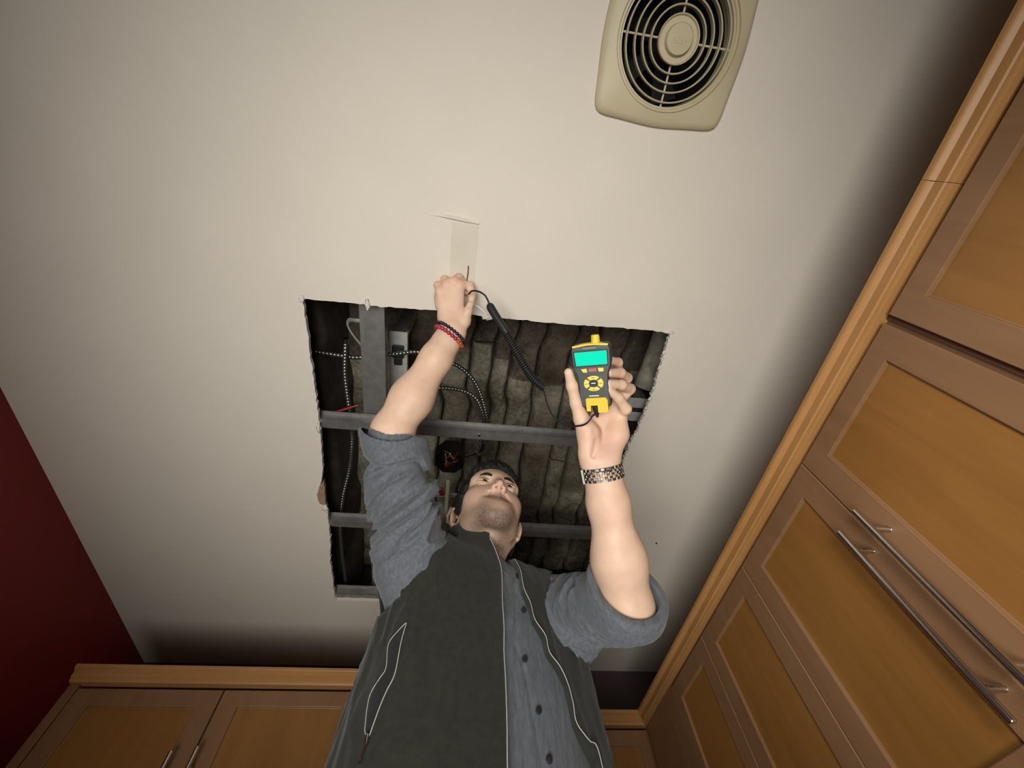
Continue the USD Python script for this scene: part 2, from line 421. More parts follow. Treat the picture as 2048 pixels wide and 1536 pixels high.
st = thing("carrying_channel", "wide grey steel channel running lengthwise above the furring channels on the left", "steel channel", (-0.285, 1.0, 1.155))
obj("channel", c_channel(-0.322, -0.252, 0.18, 2.0, 1.155, 0.04), "galvanized", st)
for yy in (0.808, 1.246, 1.655):
    obj("tie_wire", tube(smooth_path([(-0.327, yy - 0.02, ZC + 0.02), (-0.329, yy - 0.01, 1.17), (-0.325, yy + 0.012, 1.2), (-0.252, yy + 0.012, 1.2), (-0.247, yy, 1.165), (-0.25, yy + 0.02, ZC + 0.02)], 30), 0.0012, 6), "armour", st)

hp = thing("hanger_strut", "pale metal strut plate with a black clip beside the wide steel channel", "strut", (-0.24, 0.7, 1.3))
obj("plate", cat_mesh([box((-0.268, 0.555, 1.30), (-0.212, 0.86, 1.303), 0.001), box((-0.270, 0.555, 1.296), (-0.266, 0.86, 1.32), 0.001), box((-0.214, 0.555, 1.296), (-0.210, 0.86, 1.32), 0.001)]), "galvanized_light", hp)
obj("clip", cat_mesh([box((-0.259, 0.60, 1.285), (-0.221, 0.645, 1.30), 0.003), box((-0.253, 0.645, 1.287), (-0.227, 0.672, 1.30), 0.003)]), "black_plastic", hp)
for yy in (0.56, 0.82):
    obj("support", box((-0.262, yy, 1.303), (-0.218, yy + 0.04, ZS - 0.045)), "galvanized", hp)


def armoured(name, pts, label, r=0.0075, pitch=0.0115):
    p = smooth_path(pts, 4)
    L = np.linalg.norm(np.diff(smooth_path(pts, 200), axis=0), axis=1).sum()
    n = int(L / pitch * 6)
    p = smooth_path(pts, n)
    ph = (np.arange(n) % 6) / 6.0
    rr = r * (0.80 + 0.25 * np.sin(np.pi * ph))
    t_ = thing(name, label, "electrical cable", p[n // 2])
    obj("armour", tube(p, rr, 10), "armour", t_, smooth=35)
    obj("end_bushing", cyl(p[0] - (p[1] - p[0]) * 2, p[0] + (p[6] - p[0]), r * 1.25, 12), "steel", t_)
    return t_


armoured("armoured_cable", [(-0.385, 0.565, 1.222), (-0.389, 0.615, 1.22), (-0.394, 0.688, 1.22), (-0.39, 0.782, 1.22), (-0.384, 0.862, 1.22), (-0.393, 0.936, 1.25), (-0.399, 1.015, 1.25), (-0.413, 1.11, 1.25), (-0.437, 1.225, 1.23), (-0.447, 1.319, 1.21), (-0.449, 1.39, 1.2), (-0.45, 1.521, 1.2), (-0.446, 1.646, 1.2), (-0.448, 1.80, 1.2)], "ribbed steel armoured cable hanging down the left side of the cut")
armoured("armoured_cable", [(-0.56, 0.62, 1.27), (-0.491, 0.628, 1.25), (-0.445, 0.633, 1.25), (-0.399, 0.636, 1.25), (-0.356, 0.636, 1.25), (-0.242, 0.617, 1.262), (-0.178, 0.607, 1.27), (-0.12, 0.63, 1.31), (-0.079, 0.669, 1.35), (-0.025, 0.695, 1.35), (0.024, 0.746, 1.35), (0.058, 0.817, 1.35), (0.088, 0.928, 1.35), (0.085, 1.02, 1.36)], "ribbed armoured cable crossing behind the raised forearm and arching down on its right")
armoured("armoured_cable", [(-0.16, 0.79, 1.34), (-0.099, 0.77, 1.33), (-0.027, 0.771, 1.33), (0.029, 0.797, 1.33), (0.058, 0.849, 1.33), (0.073, 0.915, 1.335), (0.068, 1.0, 1.34)], "shorter armoured cable with a bright top, below the arching one")
br = thing("conduit_bracket", "grey metal conduit bracket at the upper left of the cut", "bracket", (-0.36, 0.53, 1.2))
obj("strap", tube(smooth_path([(-0.322, 0.485, 1.19), (-0.345, 0.49, 1.2), (-0.375, 0.505, 1.235), (-0.385, 0.53, 1.25), (-0.365, 0.555, 1.235), (-0.322, 0.575, 1.19)], 30), 0.006, 8, flat=0.35), "galvanized_light", br, smooth=40)

# junction box with its wires
jb = thing("junction_box", "open dark octagonal junction box full of wires above the man's head", "junction box", (-0.045, 1.074, 1.30))
a8 = np.linspace(0, 2 * np.pi, 9)[:-1] + np.pi / 8


def octo(r, z):
    return np.stack([-0.045 + r * np.cos(a8), 1.074 + r * np.sin(a8), np.full(8, z)], 1)


obj("box", loops([octo(0.044, 1.36), octo(0.058, 1.358), octo(0.059, 1.30), octo(0.062, 1.298), octo(0.062, 1.296), octo(0.0565, 1.296), octo(0.0565, 1.354)]), "dark_metal", jb)
_rw = np.random.default_rng(11)
for k, m_ in enumerate(("black_plastic", "galvanized_light", "copper", "red_plastic", "galvanized_light", "black_plastic", "red_plastic", "copper", "galvanized_light")):
    a = k * 0.9
    c = np.array([-0.045, 1.074, 1.325])
    p = [c + (0.036 * math.cos(a), 0.036 * math.sin(a), 0.015), c + (0.03 * math.cos(a + 1), 0.03 * math.sin(a + 1), -0.018), c + (0.014 * math.cos(a + 2.1), 0.014 * math.sin(a + 2.1), -0.02), c + (0.026 * math.cos(a + 3), 0.026 * math.sin(a + 3), -0.005)]
    obj("wire", tube(smooth_path(p, 24), 0.0019, 6), m_, jb, smooth=40)
for c, m_ in (((-0.058, 1.098, 1.302), "red_plastic"), ((-0.025, 1.065, 1.305), "copper")):
    obj("wire_nut", cyl(np.array(c) + (0.012, 0.004, 0.016), c, 0.007, 10, 0.0095), m_, jb, smooth=40)
obj("connector", cyl((0.008, 1.068, 1.325), (0.045, 1.046, 1.327), 0.009, 14), "steel", jb, smooth=40)
armoured("armoured_cable", [(0.046, 1.046, 1.327), (0.072, 1.066, 1.34), (0.098, 1.085, 1.39), (0.105, 1.09, 1.46), (0.105, 1.09, 1.54)], "short armoured cable entering the junction box from the right")
obj("wood_lath", box((-0.0505, 1.13, 1.245), (-0.0365, 1.36, 1.255), 0.002), "stripped_wood", label="thin pale wooden lath hanging below the junction box", cat="lath")
rc = thing("pipe_clamp", "small red clamp on a pale rail, left of the wooden lath", "clamp", (-0.06, 1.25, 1.29))
obj("rail", box((-0.10, 1.235, 1.287), (0.03, 1.255, 1.296), 0.001), "galvanized_light", rc)
obj("jaw", cat_mesh([box((-0.083, 1.20, 1.275), (-0.062, 1.225, 1.287), 0.003), box((-0.076, 1.215, 1.278), (-0.055, 1.242, 1.288), 0.003)]), "red_plastic", rc)
sd = thing("wire_fitting", "small red and brass wire fitting lying on the furring channel at the left", "fitting", (-0.38, 0.79, 1.15))
obj("sleeve", cyl((-0.415, 0.793, 1.158), (-0.360, 0.772, 1.166), 0.0045, 12), "red_plastic", sd, smooth=40)
obj("tip", cyl((-0.360, 0.772, 1.166), (-0.340, 0.764, 1.169), 0.0035, 12), "copper", sd, smooth=40)
obj("tail", cyl((-0.432, 0.799, 1.155), (-0.415, 0.793, 1.158), 0.003, 12), "galvanized_light", sd, smooth=40)
pp = thing("stained_pipe", "stained grey pipe running at the right edge of the cut behind the raised fingers", "pipe", (0.62, 0.6, 1.28))
obj("barrel", tube(smooth_path([(0.665, 0.30, 1.34), (0.645, 0.50, 1.30), (0.618, 0.66, 1.265)], 24), 0.042, 20), "dirty_pipe", pp, smooth=40)
obj("coupling", cyl((0.662, 0.46, 1.31), (0.651, 0.50, 1.30), 0.046, 20), "dirty_pipe", pp, smooth=40)
sb = thing("slotted_bracket", "pale slotted bracket at the right edge of the cut beside the hand", "bracket", (0.565, 0.72, 1.19))
_sl = Polygon([(0.50, 0.66), (0.64, 0.66), (0.64, 0.75), (0.50, 0.75)]).difference(Polygon([(0.545, 0.70), (0.595, 0.70), (0.595, 0.712), (0.545, 0.712)]).buffer(0.003))
obj("plate", extrude(_sl, 1.185, 1.188), "galvanized_light", sb)
obj("hanger", box((0.605, 0.69, 1.188), (0.625, 0.72, ZS - 0.04)), "galvanized", sb)
obj("backing", box((0.53, 0.68, 1.194), (0.61, 0.73, 1.20)), "black_plastic", sb)

# ------------------------------------------------------------------ exhaust fan
fan = thing("exhaust_fan", "almond plastic round-grilled exhaust fan set in the ceiling", "exhaust fan", (FAN[0], FAN[1], H - 0.024))
A = np.linspace(0, 2 * np.pi, 128, endpoint=False)


def squarish(h, bulge, z):
    """A square with softly bowed sides and rounded corners."""
    n = 12.0
    r = h / (np.abs(np.cos(A)) ** n + np.abs(np.sin(A)) ** n) ** (1 / n)
    r = r * (1.012 - 0.05 * np.sin(2 * A) ** 2)
    return np.stack([FAN[0] + r * np.cos(A), FAN[1] + r * np.sin(A), np.full(128, z)], 1)


def circ(r, z):
    return np.stack([FAN[0] + r * np.cos(A), FAN[1] + r * np.sin(A), np.full(128, z)], 1)


body = [squarish(0.150, 0, H), squarish(0.1515, 0, H - 0.004), squarish(0.151, 0, H - 0.008), squarish(0.1475, 0, H - 0.013), squarish(0.1395, 0, H - 0.0185),
        circ(0.1275, H - 0.022), circ(0.1266, H - 0.0225), circ(0.1258, H - 0.0180), circ(0.1245, H - 0.0205), circ(0.1208, H - 0.0210), circ(0.1196, H - 0.0200), circ(0.1188, H - 0.0165), circ(0.1168, H - 0.0175), circ(0.1155, H - 0.0175), circ(0.1140, H - 0.012), circ(0.1135, H + 0.02), circ(0.1165, H + 0.02), circ(0.1165, H)]
obj("frame", loops(body + [body[0]], False, False), "almond_plastic", fan, smooth=40)
obj("housing", loops([circ(0.1135, H + 0.018), circ(0.1135, H + 0.20), circ(0.1165, H + 0.20), circ(0.1165, H + 0.018)], False, False), "dark_metal", fan, smooth=40)
obj("housing_top", loops([circ(0.1165, H + 0.20), circ(0.1165, H + 0.203)]), "dark_metal", fan)
for r_ in (0.1075, 0.0895, 0.0730, 0.0565):
    obj("grille_ring", loops([circ(r_ - 0.0016, H - 0.022), circ(r_, H - 0.0235), circ(r_ + 0.0016, H - 0.022), circ(r_ + 0.0011, H - 0.010), circ(r_ - 0.0011, H - 0.010), circ(r_ - 0.0016, H - 0.022)], False, False), "almond_plastic", fan, smooth=40)
for k in range(4):
    a = k * np.pi / 2 + 0.0
    d = np.array([math.cos(a), math.sin(a), 0]); c = np.array([FAN[0], FAN[1], H - 0.0125])
    obj("spoke", cat_mesh([tube([c + d * 0.04, c + d * 0.1155], 0.0022, 8)]), "almond_plastic", fan, smooth=40)
obj("hub", loops([circ(0.040, H - 0.008), circ(0.0425, H - 0.018), circ(0.0430, H - 0.0250), circ(0.0420, H - 0.0265), circ(0.0403, H - 0.0255), circ(0.0388, H - 0.0205), circ(0.028, H - 0.0205)], True, True), "almond_plastic", fan, smooth=40)
_cc = (FAN[0], FAN[1])
obj("hub_cap", loops([circ(0.0285, H - 0.0205), circ(0.0275, H - 0.0285), circ(0.0258, H - 0.0305), circ(0.012, H - 0.031)]), "almond_plastic", fan, smooth=40)
tm = meshkit.text_mesh("NuTone", 0.0062, 0.0012, True)
tm.apply_translation(-tm.bounds.mean(0))
tm.apply_transform(trimesh.transformations.rotation_matrix(np.pi, (1, 0, 0)))     # read from below, top of the letters away from the hole
tm.apply_translation((FAN[0], FAN[1] + 0.001, H - 0.0312))
obj("lettering", tm, "almond_plastic", fan)
obj("underline", box((FAN[0] - 0.011, FAN[1] + 0.0065, H - 0.0318), (FAN[0] + 0.011, FAN[1] + 0.0075, H - 0.0305)), "almond_plastic", fan)
for k in range(5):
    a = k * 2 * np.pi / 5
    d, e = np.array([math.cos(a), math.sin(a)]), np.array([-math.sin(a), math.cos(a)])
    q = [FAN + d * 0.03 - e * 0.012, FAN + d * 0.098 - e * 0.03, FAN + d * 0.102 + e * 0.022, FAN + d * 0.03 + e * 0.012]
    zt = [0.075, 0.07, 0.10, 0.085]
    obj("fan_blade", loops([np.array([(p[0], p[1], H + z + o) for p, z in zip(q, zt)]) for o in (0, 0.0015)]), "dark_metal", fan)
obj("motor", loops([circ(0.032, H + 0.09), circ(0.034, H + 0.06), circ(0.034, H + 0.15)]), "dark_metal", fan, smooth=40)

# ------------------------------------------------------------------ cabinets
ZB, ZDT, ZDB = 0.165, 0.741, 0.180                             # underside of the wall cabinets, top and bottom of their doors
XP, YLP, YRP = 0.790, 1.600, 1.856                            # the planes of the door faces: right wall, deep unit on the left, unit in the corner


def door(parent, to, a0, a1, b0, b1, stile, rail, crown_mat="maple_frame_z", handle=None, label=None):
    """to(a, b, n) places a point: a along the run, b up, n out of the face of the door."""
    def rect(o, p, n):
        return np.array([to(a0 + o, b0 + p, n), to(a1 - o, b0 + p, n), to(a1 - o, b1 - p, n), to(a0 + o, b1 - p, n)])
    s, r = stile, rail
    m = loops([rect(0, 0, -0.020), rect(0, 0, -0.0018), rect(0.0018, 0.0018, 0), rect(s - 0.002, r - 0.002, 0), rect(s - 0.0004, r - 0.0004, -0.001), rect(s, r, -0.0060), rect(s + 0.0022, r + 0.0022, -0.0070), rect(s + 0.0022, r + 0.0022, -0.020)] + [rect(0, 0, -0.020)], False, False)
    d = obj("door", m, "maple_frame_z", parent, label=label)
    obj("panel", loops([rect(s + 0.0018, r + 0.0018, -0.016), rect(s + 0.0018, r + 0.0018, -0.0072)]), "maple_panel_z", d)
    if handle:
        ha, hb0, hb1 = handle
        pts = [to(ha, hb0, 0.035), to(ha, hb0 + 0.0015, 0.035), to(ha, hb1 - 0.0015, 0.035), to(ha, hb1, 0.035)]
        h_ = [tube(pts, [0.0048, 0.006, 0.006, 0.0048], 20)]
        for hb in (hb0 + 0.042, hb1 - 0.042):
            h_.append(tube([to(ha, hb, 0.0), to(ha, hb, 0.002), to(ha, hb, 0.034)], [0.006, 0.0045, 0.0045], 14))
        obj("handle", cat_mesh(h_), "steel", d, smooth=40)
    return d


def right(a, b, n):
    return (XP - n, a, b)


def left(a, b, n):
    return (a, YLP - n, b)


def corner(a, b, n):
    return (a, YRP - n, b)


HB, HT = 0.238, 0.557
c1 = thing("wall_cabinet", "maple wall cabinet on the right wall with two doors and long bar handles", "cabinet", (0.97, 0.55, ZB))
obj("body", box((XP + 0.021, 0.190, ZB), (XR - 0.001, 0.907, 0.75)), "maple_frame_z", c1)
door(c1, right, 0.197, 0.5465, ZDB, ZDT, 0.060, 0.047, handle=(0.515, HB, HT))
door(c1, right, 0.5495, 0.9065, ZDB, ZDT, 0.060, 0.050, handle=(0.573, HB, HT))
c2 = thing("wall_cabinet", "maple wall cabinet without handles on the right wall, next to the dark corner", "cabinet", (0.97, 1.38, ZB))
obj("body", box((XP + 0.021, 0.909, ZB), (XR - 0.001, 1.85, 0.75)), "maple_frame_z", c2)
door(c2, right, 0.9095, 1.2365, ZDB, ZDT, 0.057, 0.053)
door(c2, right, 1.2395, 1.552, ZDB, ZDT, 0.057, 0.053)
obj("filler", box((XP + 0.003, 1.555, ZB), (XP + 0.021, YRP - 0.004, 0.75)), "maple_frame_z", c2)
c3 = thing("wall_cabinet", "maple wall cabinet nearest the exhaust fan, cut by the picture's right edge", "cabinet", (0.97, -0.4, ZB))
obj("body", box((XP + 0.021, -1.20, ZB), (XR - 0.001, 0.183, 0.75)), "maple_frame_z", c3)
obj("gap_stile", box((XP + 0.012, 0.183, ZB), (XR - 0.001, 0.190, 0.75)), "cabinet_inside", c3)
for a0, a1, hh in ((-0.30, 0.180, -0.265), (-0.7835, -0.3035, -0.345), (-1.195, -0.787, -0.83)):
    door(c3, right, a0, a1, ZDB, ZDT, 0.052, 0.047, handle=(hh, HB, HT))
c4 = thing("deep_cabinet", "deep maple two-door cabinet at the back left beside the red wall", "cabinet", (-0.68, 1.87, ZB))
obj("body", box((-1.135, YLP + 0.021, ZB), (-0.205, YB - 0.001, 0.75)), "maple_frame_z", c4)
obj("end_stile", box((-1.135, YLP, ZB), (-1.107, YLP + 0.021, 0.75)), "maple_frame_z", c4)
door(c4, left, -1.104, -0.6835, ZDB, ZDT, 0.059, 0.048, handle=(-0.727, 0.245, 0.572))
door(c4, left, -0.6795, -0.2500, ZDB, ZDT, 0.059, 0.045, handle=(-0.664, 0.245, 0.582))
obj("end_stile", box((-0.247, YLP, ZB), (-0.205, YLP + 0.021, 0.75)), "maple_frame_z", c4)
c5 = thing("corner_cabinet", "shallow maple cabinet in the back right corner behind the man's hip", "cabinet", (0.25, 2.0, ZB))
obj("body", box((-0.20, YRP + 0.021, ZB), (XP + 0.018, YB - 0.001, 0.75)), "maple_frame_z", c5)
door(c5, corner, -0.195, 0.295, ZDB, ZDT, 0.057, 0.05)
door(c5, corner, 0.299, XP - 0.004, ZDB, ZDT, 0.035, 0.05)

ZK = 0.752
prof = [(-0.02, 0.0), (0.006, 0.0), (0.0085, 0.004), (0.0095, 0.009), (0.013, 0.011), (0.014, 0.027), (0.019, 0.031), (0.0235, 0.033), (0.025, 0.036), (0.025, 0.043), (-0.02, 0.043)]
k1 = thing("crown_molding", "maple crown molding along the tops of the right wall cabinets", "molding", (0.78, 0.4, ZK))
for ya, yb, d in ((-1.2, -0.0501, 0.0), (-0.0494, 1.851, 0.0)):
    far = yb > 1
    obj("length", loops([np.array([(XP - o, ya, ZK + h) for o, h in prof]), np.array([(XP - o, yb - (o if far else 0), ZK + h) for o, h in prof])]), "maple_crown_y", k1, smooth=25)
k2 = obj("crown_molding", loops([np.array([(XP - o, 1.851 - o, ZK + h) for o, h in prof]), np.array([(-0.20, 1.851 - o, ZK + h) for o, h in prof])]), "maple_crown_x", smooth=25, label="short maple crown molding under the dark red corner wall", cat="molding")
k3 = obj("crown_molding", loops([np.array([(-1.135 - max(o, 0) * 0.2, 1.594 - o, ZK + h) for o, h in prof]), np.array([(-0.20 + max(o, 0), 1.594 - o, ZK + h) for o, h in prof])]), "maple_crown_x", smooth=25, label="maple crown molding on the deep cabinet at the back left", cat="molding")

# ------------------------------------------------------------------ signed-distance modelling for the figure
class Vol:
    """A grid of signed distances; shapes are blended into it and it is meshed by surface nets. Grid lines may be unevenly spaced."""

    def __init__(s, xs, ys, zs):
        s.ax = [np.asarray(a, np.float32) for a in (xs, ys, zs)]
        s.d = np.full([len(a) for a in s.ax], 0.5, np.float32)

    def loc(s, lo, hi):
        sl = tuple(slice(max(0, np.searchsorted(a, l) - 1), np.searchsorted(a, h) + 1) for a, l, h in zip(s.ax, lo, hi))
        g = np.meshgrid(*(a[q] for a, q in zip(s.ax, sl)), indexing="ij", sparse=True)
        return sl, g

    def put(s, fn, lo, hi, k=0.0, sub=False):
        m = k + 0.012
        sl, g = s.loc(np.asarray(lo) - m, np.asarray(hi) + m)
        if any(q.stop <= q.start for q in sl):
            return
        d = fn(*g).astype(np.float32)
        o = s.d[sl]
        s.d[sl] = smax(o, -d, k) if sub else smin(o, d, k)

    def mesh(s):
        d = s.d
        ins = d < 0
        nx, ny, nz = d.shape
        c = np.zeros((nx - 1, ny - 1, nz - 1), np.uint8)
        for i in (0, 1):
            for j in (0, 1):
                for k in (0, 1):
                    c += ins[i:nx - 1 + i, j:ny - 1 + j, k:nz - 1 + k]
        act = np.flatnonzero((c > 0) & (c < 8))
        I, J, K = np.unravel_index(act, c.shape)
        del c
        val = np.stack([d[I + i, J + j, K + k] for i in (0, 1) for j in (0, 1) for k in (0, 1)], 1)
        cor = np.array([(i, j, k) for i in (0, 1) for j in (0, 1) for k in (0, 1)], np.float32)
        acc = np.zeros((len(act), 3), np.float32); cnt = np.zeros(len(act), np.float32)
        for a in range(8):
            for b in range(a + 1, 8):
                if np.abs(cor[a] - cor[b]).sum() != 1:
                    continue
                va, vb = val[:, a], val[:, b]
                m = (va < 0) != (vb < 0)
                t = np.where(m, va / np.where(m, va - vb, 1), 0)[:, None]
                acc += np.where(m[:, None], cor[a] + (cor[b] - cor[a]) * t, 0); cnt += m
        acc /= cnt[:, None]
        v = np.stack([s.ax[q][X] * (1 - acc[:, q]) + s.ax[q][np.minimum(X + 1, len(s.ax[q]) - 1)] * acc[:, q] for q, X in enumerate((I, J, K))], 1)
        shp = np.array([nx - 1, ny - 1, nz - 1])
        fs = []
        for ax in range(3):
            sl0 = [slice(None)] * 3; sl1 = [slice(None)] * 3
            sl0[ax] = slice(0, -1); sl1[ax] = slice(1, None)
            e = ins[tuple(sl0)] != ins[tuple(sl1)]
            q = np.argwhere(e)
            o = [a for a in range(3) if a != ax]
            ok = (q[:, o[0]] > 0) & (q[:, o[1]] > 0) & (q[:, o[0]] < shp[o[0]]) & (q[:, o[1]] < shp[o[1]])
            q = q[ok]
            flip = ins[tuple(q.T)]
            ids = []
            for da, db in ((-1, -1), (0, -1), (0, 0), (-1, 0)):
                p = q.copy(); p[:, o[0]] += da; p[:, o[1]] += db
                ids.append(np.searchsorted(act, np.ravel_multi_index(p.T, shp)))
            ids = np.stack(ids, 1)
            if ax == 1:
                flip = ~flip
            ids[~flip] = ids[~flip][:, ::-1]
            fs += [ids[:, [0, 1, 2]], ids[:, [0, 2, 3]]]
        return v, np.vstack(fs)


def smin(a, b, k):
    if k <= 0:
        return np.minimum(a, b)
    h = np.maximum(k - np.abs(a - b), 0) / k
    return np.minimum(a, b) - h * h * k * 0.25


def smax(a, b, k):
    return -smin(-a, -b, k)


def cone(a, b, ra, rb):
    """A capsule whose radius runs from ra to rb."""
    a, b = np.asarray(a, float), np.asarray(b, float)
    ab = b - a; L = float(ab @ ab)

    def fn(x, y, z):
        t = np.clip(((x - a[0]) * ab[0] + (y - a[1]) * ab[1] + (z - a[2]) * ab[2]) / L, 0, 1)
        return np.sqrt((x - a[0] - ab[0] * t) ** 2 + (y - a[1] - ab[1] * t) ** 2 + (z - a[2] - ab[2] * t) ** 2) - (ra + (rb - ra) * t)
    r = max(ra, rb)
    return fn, np.minimum(a, b) - r, np.maximum(a, b) + r


def ell(c, r, Q=None):
    c, r = np.asarray(c, float), np.asarray(r, float)
    Q = np.eye(3) if Q is None else Q                           # columns: the ellipsoid's axes

    def fn(x, y, z):
        X, Y, Z = x - c[0], y - c[1], z - c[2]
        p = [X * Q[0, i] + Y * Q[1, i] + Z * Q[2, i] for i in range(3)]
        k0 = np.sqrt(sum((p[i] / r[i]) ** 2 for i in range(3))); k1 = np.sqrt(sum((p[i] / r[i] ** 2) ** 2 for i in range(3)))
        return k0 * (k0 - 1) / np.maximum(k1, 1e-9)
    e = np.abs(Q) @ r
    return fn, c - e, c + e


def axis_lines(lo, hi, fine, coarse, zones):
    x, out = lo, [lo]
    while x < hi:
        x += fine if any(a - 1e-9 <= x <= b for a, b in zones) else coarse
        out.append(x)
    return np.array(out)


def largest(vf):
    """Only the largest connected piece of a mesh."""
    from scipy.sparse import coo_matrix
    from scipy.sparse.csgraph import connected_components
    v, f = vf
    n, lab = connected_components(coo_matrix((np.ones(len(f) * 2), (np.r_[f[:, 0], f[:, 1]], np.r_[f[:, 1], f[:, 2]])), shape=(len(v), len(v))), directed=False)
    k = np.bincount(lab).argmax()
    keep = lab == k
    idx = np.cumsum(keep) - 1
    return v[keep], idx[f[keep[f[:, 0]]]]


# ------------------------------------------------------------------ the man: joints
PSI = 0.27                                                     # the chest is turned a little to the picture's right
T0 = np.array([0.060, 0.935])
TR, TF = np.array([math.cos(PSI), math.sin(PSI), 0]), np.array([math.sin(PSI), -math.cos(PSI), 0])


def body_pt(u, w, z):
    return np.array([T0[0], T0[1], z]) + TR * u + TF * w


HEAD = np.array([0.0826, 0.8649, 0.8194])
RH = np.array([[0.984, -0.174, 0.034], [0.169, 0.978, 0.119], [-0.054, -0.111, 0.992]])
RH, _ = np.linalg.qr(RH); RH *= np.sign(np.diag(RH))
HS = 1.06


def hp_(x, y, z):
    """A point of the head: x to the picture's right, y back from the face, z up, about the middle between the ears."""
    return HEAD + RH @ (np.array([x, y, z]) * HS)


NECK = body_pt(0.0, 0.015, 0.665)
SHR, SHL = np.array([-0.088, 0.840, 0.655]), np.array([0.266, 0.948, 0.615])
ELR, WRR = np.array([-0.166, 0.603, 0.832]), at(905, 664, 1.060)
ELL, WRL = np.array([0.335, 0.716, 0.486]), at(1201, 925, 0.815)

# ------------------------------------------------------------------ body skin, one continuous surface
bx = axis_lines(-0.24, 0.42, 0.0019, 0.004, [(-0.11, 0.33)])
by = axis_lines(0.24, 1.08, 0.0019, 0.0045, [(0.25, 0.53), (0.73, 0.97)])
bz = axis_lines(0.40, 1.10, 0.0019, 0.0045, [(0.60, 1.10)])
B = Vol(bx, by, bz)


def add(shape, k=0.012, sub=False, V=None):
    (V or B).put(*shape, k=k, sub=sub)


# torso core and neck (mostly under the clothes)
add(ell(body_pt(0, 0, 0.50), (0.165, 0.10, 0.17), np.stack([TR, TF, [0, 0, 1]], 1)), 0)
add(cone(NECK, hp_(0, 0.018, -0.05), 0.060, 0.056), 0.03)
add(cone(NECK - (0, 0, 0.02), SHR, 0.055, 0.06), 0.03)
add(cone(NECK - (0, 0, 0.02), SHL, 0.055, 0.06), 0.03)
# arms
for sh, el, wr in ((SHR, ELR, WRR), (SHL, ELL, WRL)):
    add(cone(sh, el, 0.054, 0.047), 0.03)
    d = wr - el
    side = np.cross(d / np.linalg.norm(d), R[:, 2]); side /= np.linalg.norm(side)
    bulge = el + d * 0.28
    add(cone(el, el + d * 0.30, 0.043, 0.0475), 0.02)
    add(cone(el + d * 0.30, el + d * 0.72, 0.0475, 0.0355), 0.03)
    add(cone(el + d * 0.72, wr, 0.0355, 0.0275), 0.03)
    add(cone(wr - side * 0.008 - d * 0.1, wr - side * 0.011, 0.024, 0.022), 0.02)
    add(cone(wr + side * 0.008 - d * 0.1, wr + side * 0.011, 0.024, 0.022), 0.02)
add(cone(ELR + (-0.012, 0.012, -0.012), ELR + (-0.006, 0.02, -0.03), 0.030, 0.026), 0.03)
add(cone(ELL + (0.008, 0.010, -0.018), ELL + (0.0, 0.02, -0.03), 0.030, 0.026), 0.03)
# head
H_ = lambda c, r, k=0.02, sub=False: add(ell(hp_(*c), np.array(r) * HS, RH), k, sub)
C_ = lambda a, b, ra, rb, k=0.012, sub=False: add(cone(hp_(*a), hp_(*b), ra * HS, rb * HS), k, sub)
H_((0, 0.012, 0.035), (0.076, 0.096, 0.086), 0.0)
H_((0, -0.036, -0.010), (0.060, 0.059, 0.068), 0.03)
for s in (-1, 1):
    C_((s * 0.055, 0.006, -0.032), (s * 0.048, -0.022, -0.057), 0.014, 0.010, 0.04)
    C_((s * 0.048, -0.022, -0.057), (s * 0.014, -0.080, -0.081), 0.010, 0.0125, 0.04)
    H_((s * 0.045, -0.053, -0.006), (0.020, 0.020, 0.018), 0.04)
    C_((s * 0.048, -0.066, 0.046), (s * 0.010, -0.084, 0.044), 0.014, 0.013, 0.02)
    H_((s * 0.032, -0.062, -0.044), (0.020, 0.016, 0.026), 0.04)
C_((-0.011, -0.083, -0.080), (0.011, -0.083, -0.080), 0.0125, 0.0125, 0.045)
H_((0, -0.078, -0.056), (0.032, 0.020, 0.022), 0.02)
H_((0, -0.060, 0.075), (0.050, 0.032, 0.03), 0.04)
for s in (-1, 1):                                              # eye sockets
    H_((s * 0.033, -0.101, 0.026), (0.019, 0.019, 0.0125), 0.012, True)
C_((0, -0.084, 0.038), (0, -0.108, 0.003), 0.0075, 0.0095, 0.014)
C_((0, -0.108, 0.003), (0, -0.1155, -0.008), 0.0086, 0.0088, 0.006)
for s in (-1, 1):
    H_((s * 0.0118, -0.101, -0.0120), (0.0070, 0.012, 0.0070), 0.007)
    C_((s * 0.0062, -0.1105, -0.0220), (s * 0.0060, -0.104, -0.010), 0.0040, 0.0036, 0.003, True)
C_((0, -0.100, -0.018), (0, -0.097, -0.030), 0.006, 0.006, 0.01)
# eyelids over the eyeballs
EYE = [np.array([s * 0.0325, -0.0790, 0.0275]) for s in (-1, 1)]
for e in EYE:
    for up, ry in ((1, 0.0150), (-1, 0.0128)):
        arc = [e + np.array([0.0160 * math.cos(t), -0.0108 * math.sin(t) ** 0.6 + 0.001, up * (0.0080 if up > 0 else 0.0064) * math.sin(t)]) for t in np.linspace(0.10, np.pi - 0.10, 9)]
        for a, b in zip(arc[:-1], arc[1:]):
            C_(a, b, 0.0028 if up > 0 else 0.0022, 0.0028 if up > 0 else 0.0022, 0.003)
    H_(tuple(e + (0, 0.006, 0)), (0.0125, 0.0115, 0.0125), 0.004)
    H_(tuple(e + (0, -0.0005, -0.0105)), (0.0150, 0.0112, 0.0058), 0.004)
    H_(tuple(e + (0, -0.0005, 0.0118)), (0.0160, 0.0110, 0.0056), 0.004)
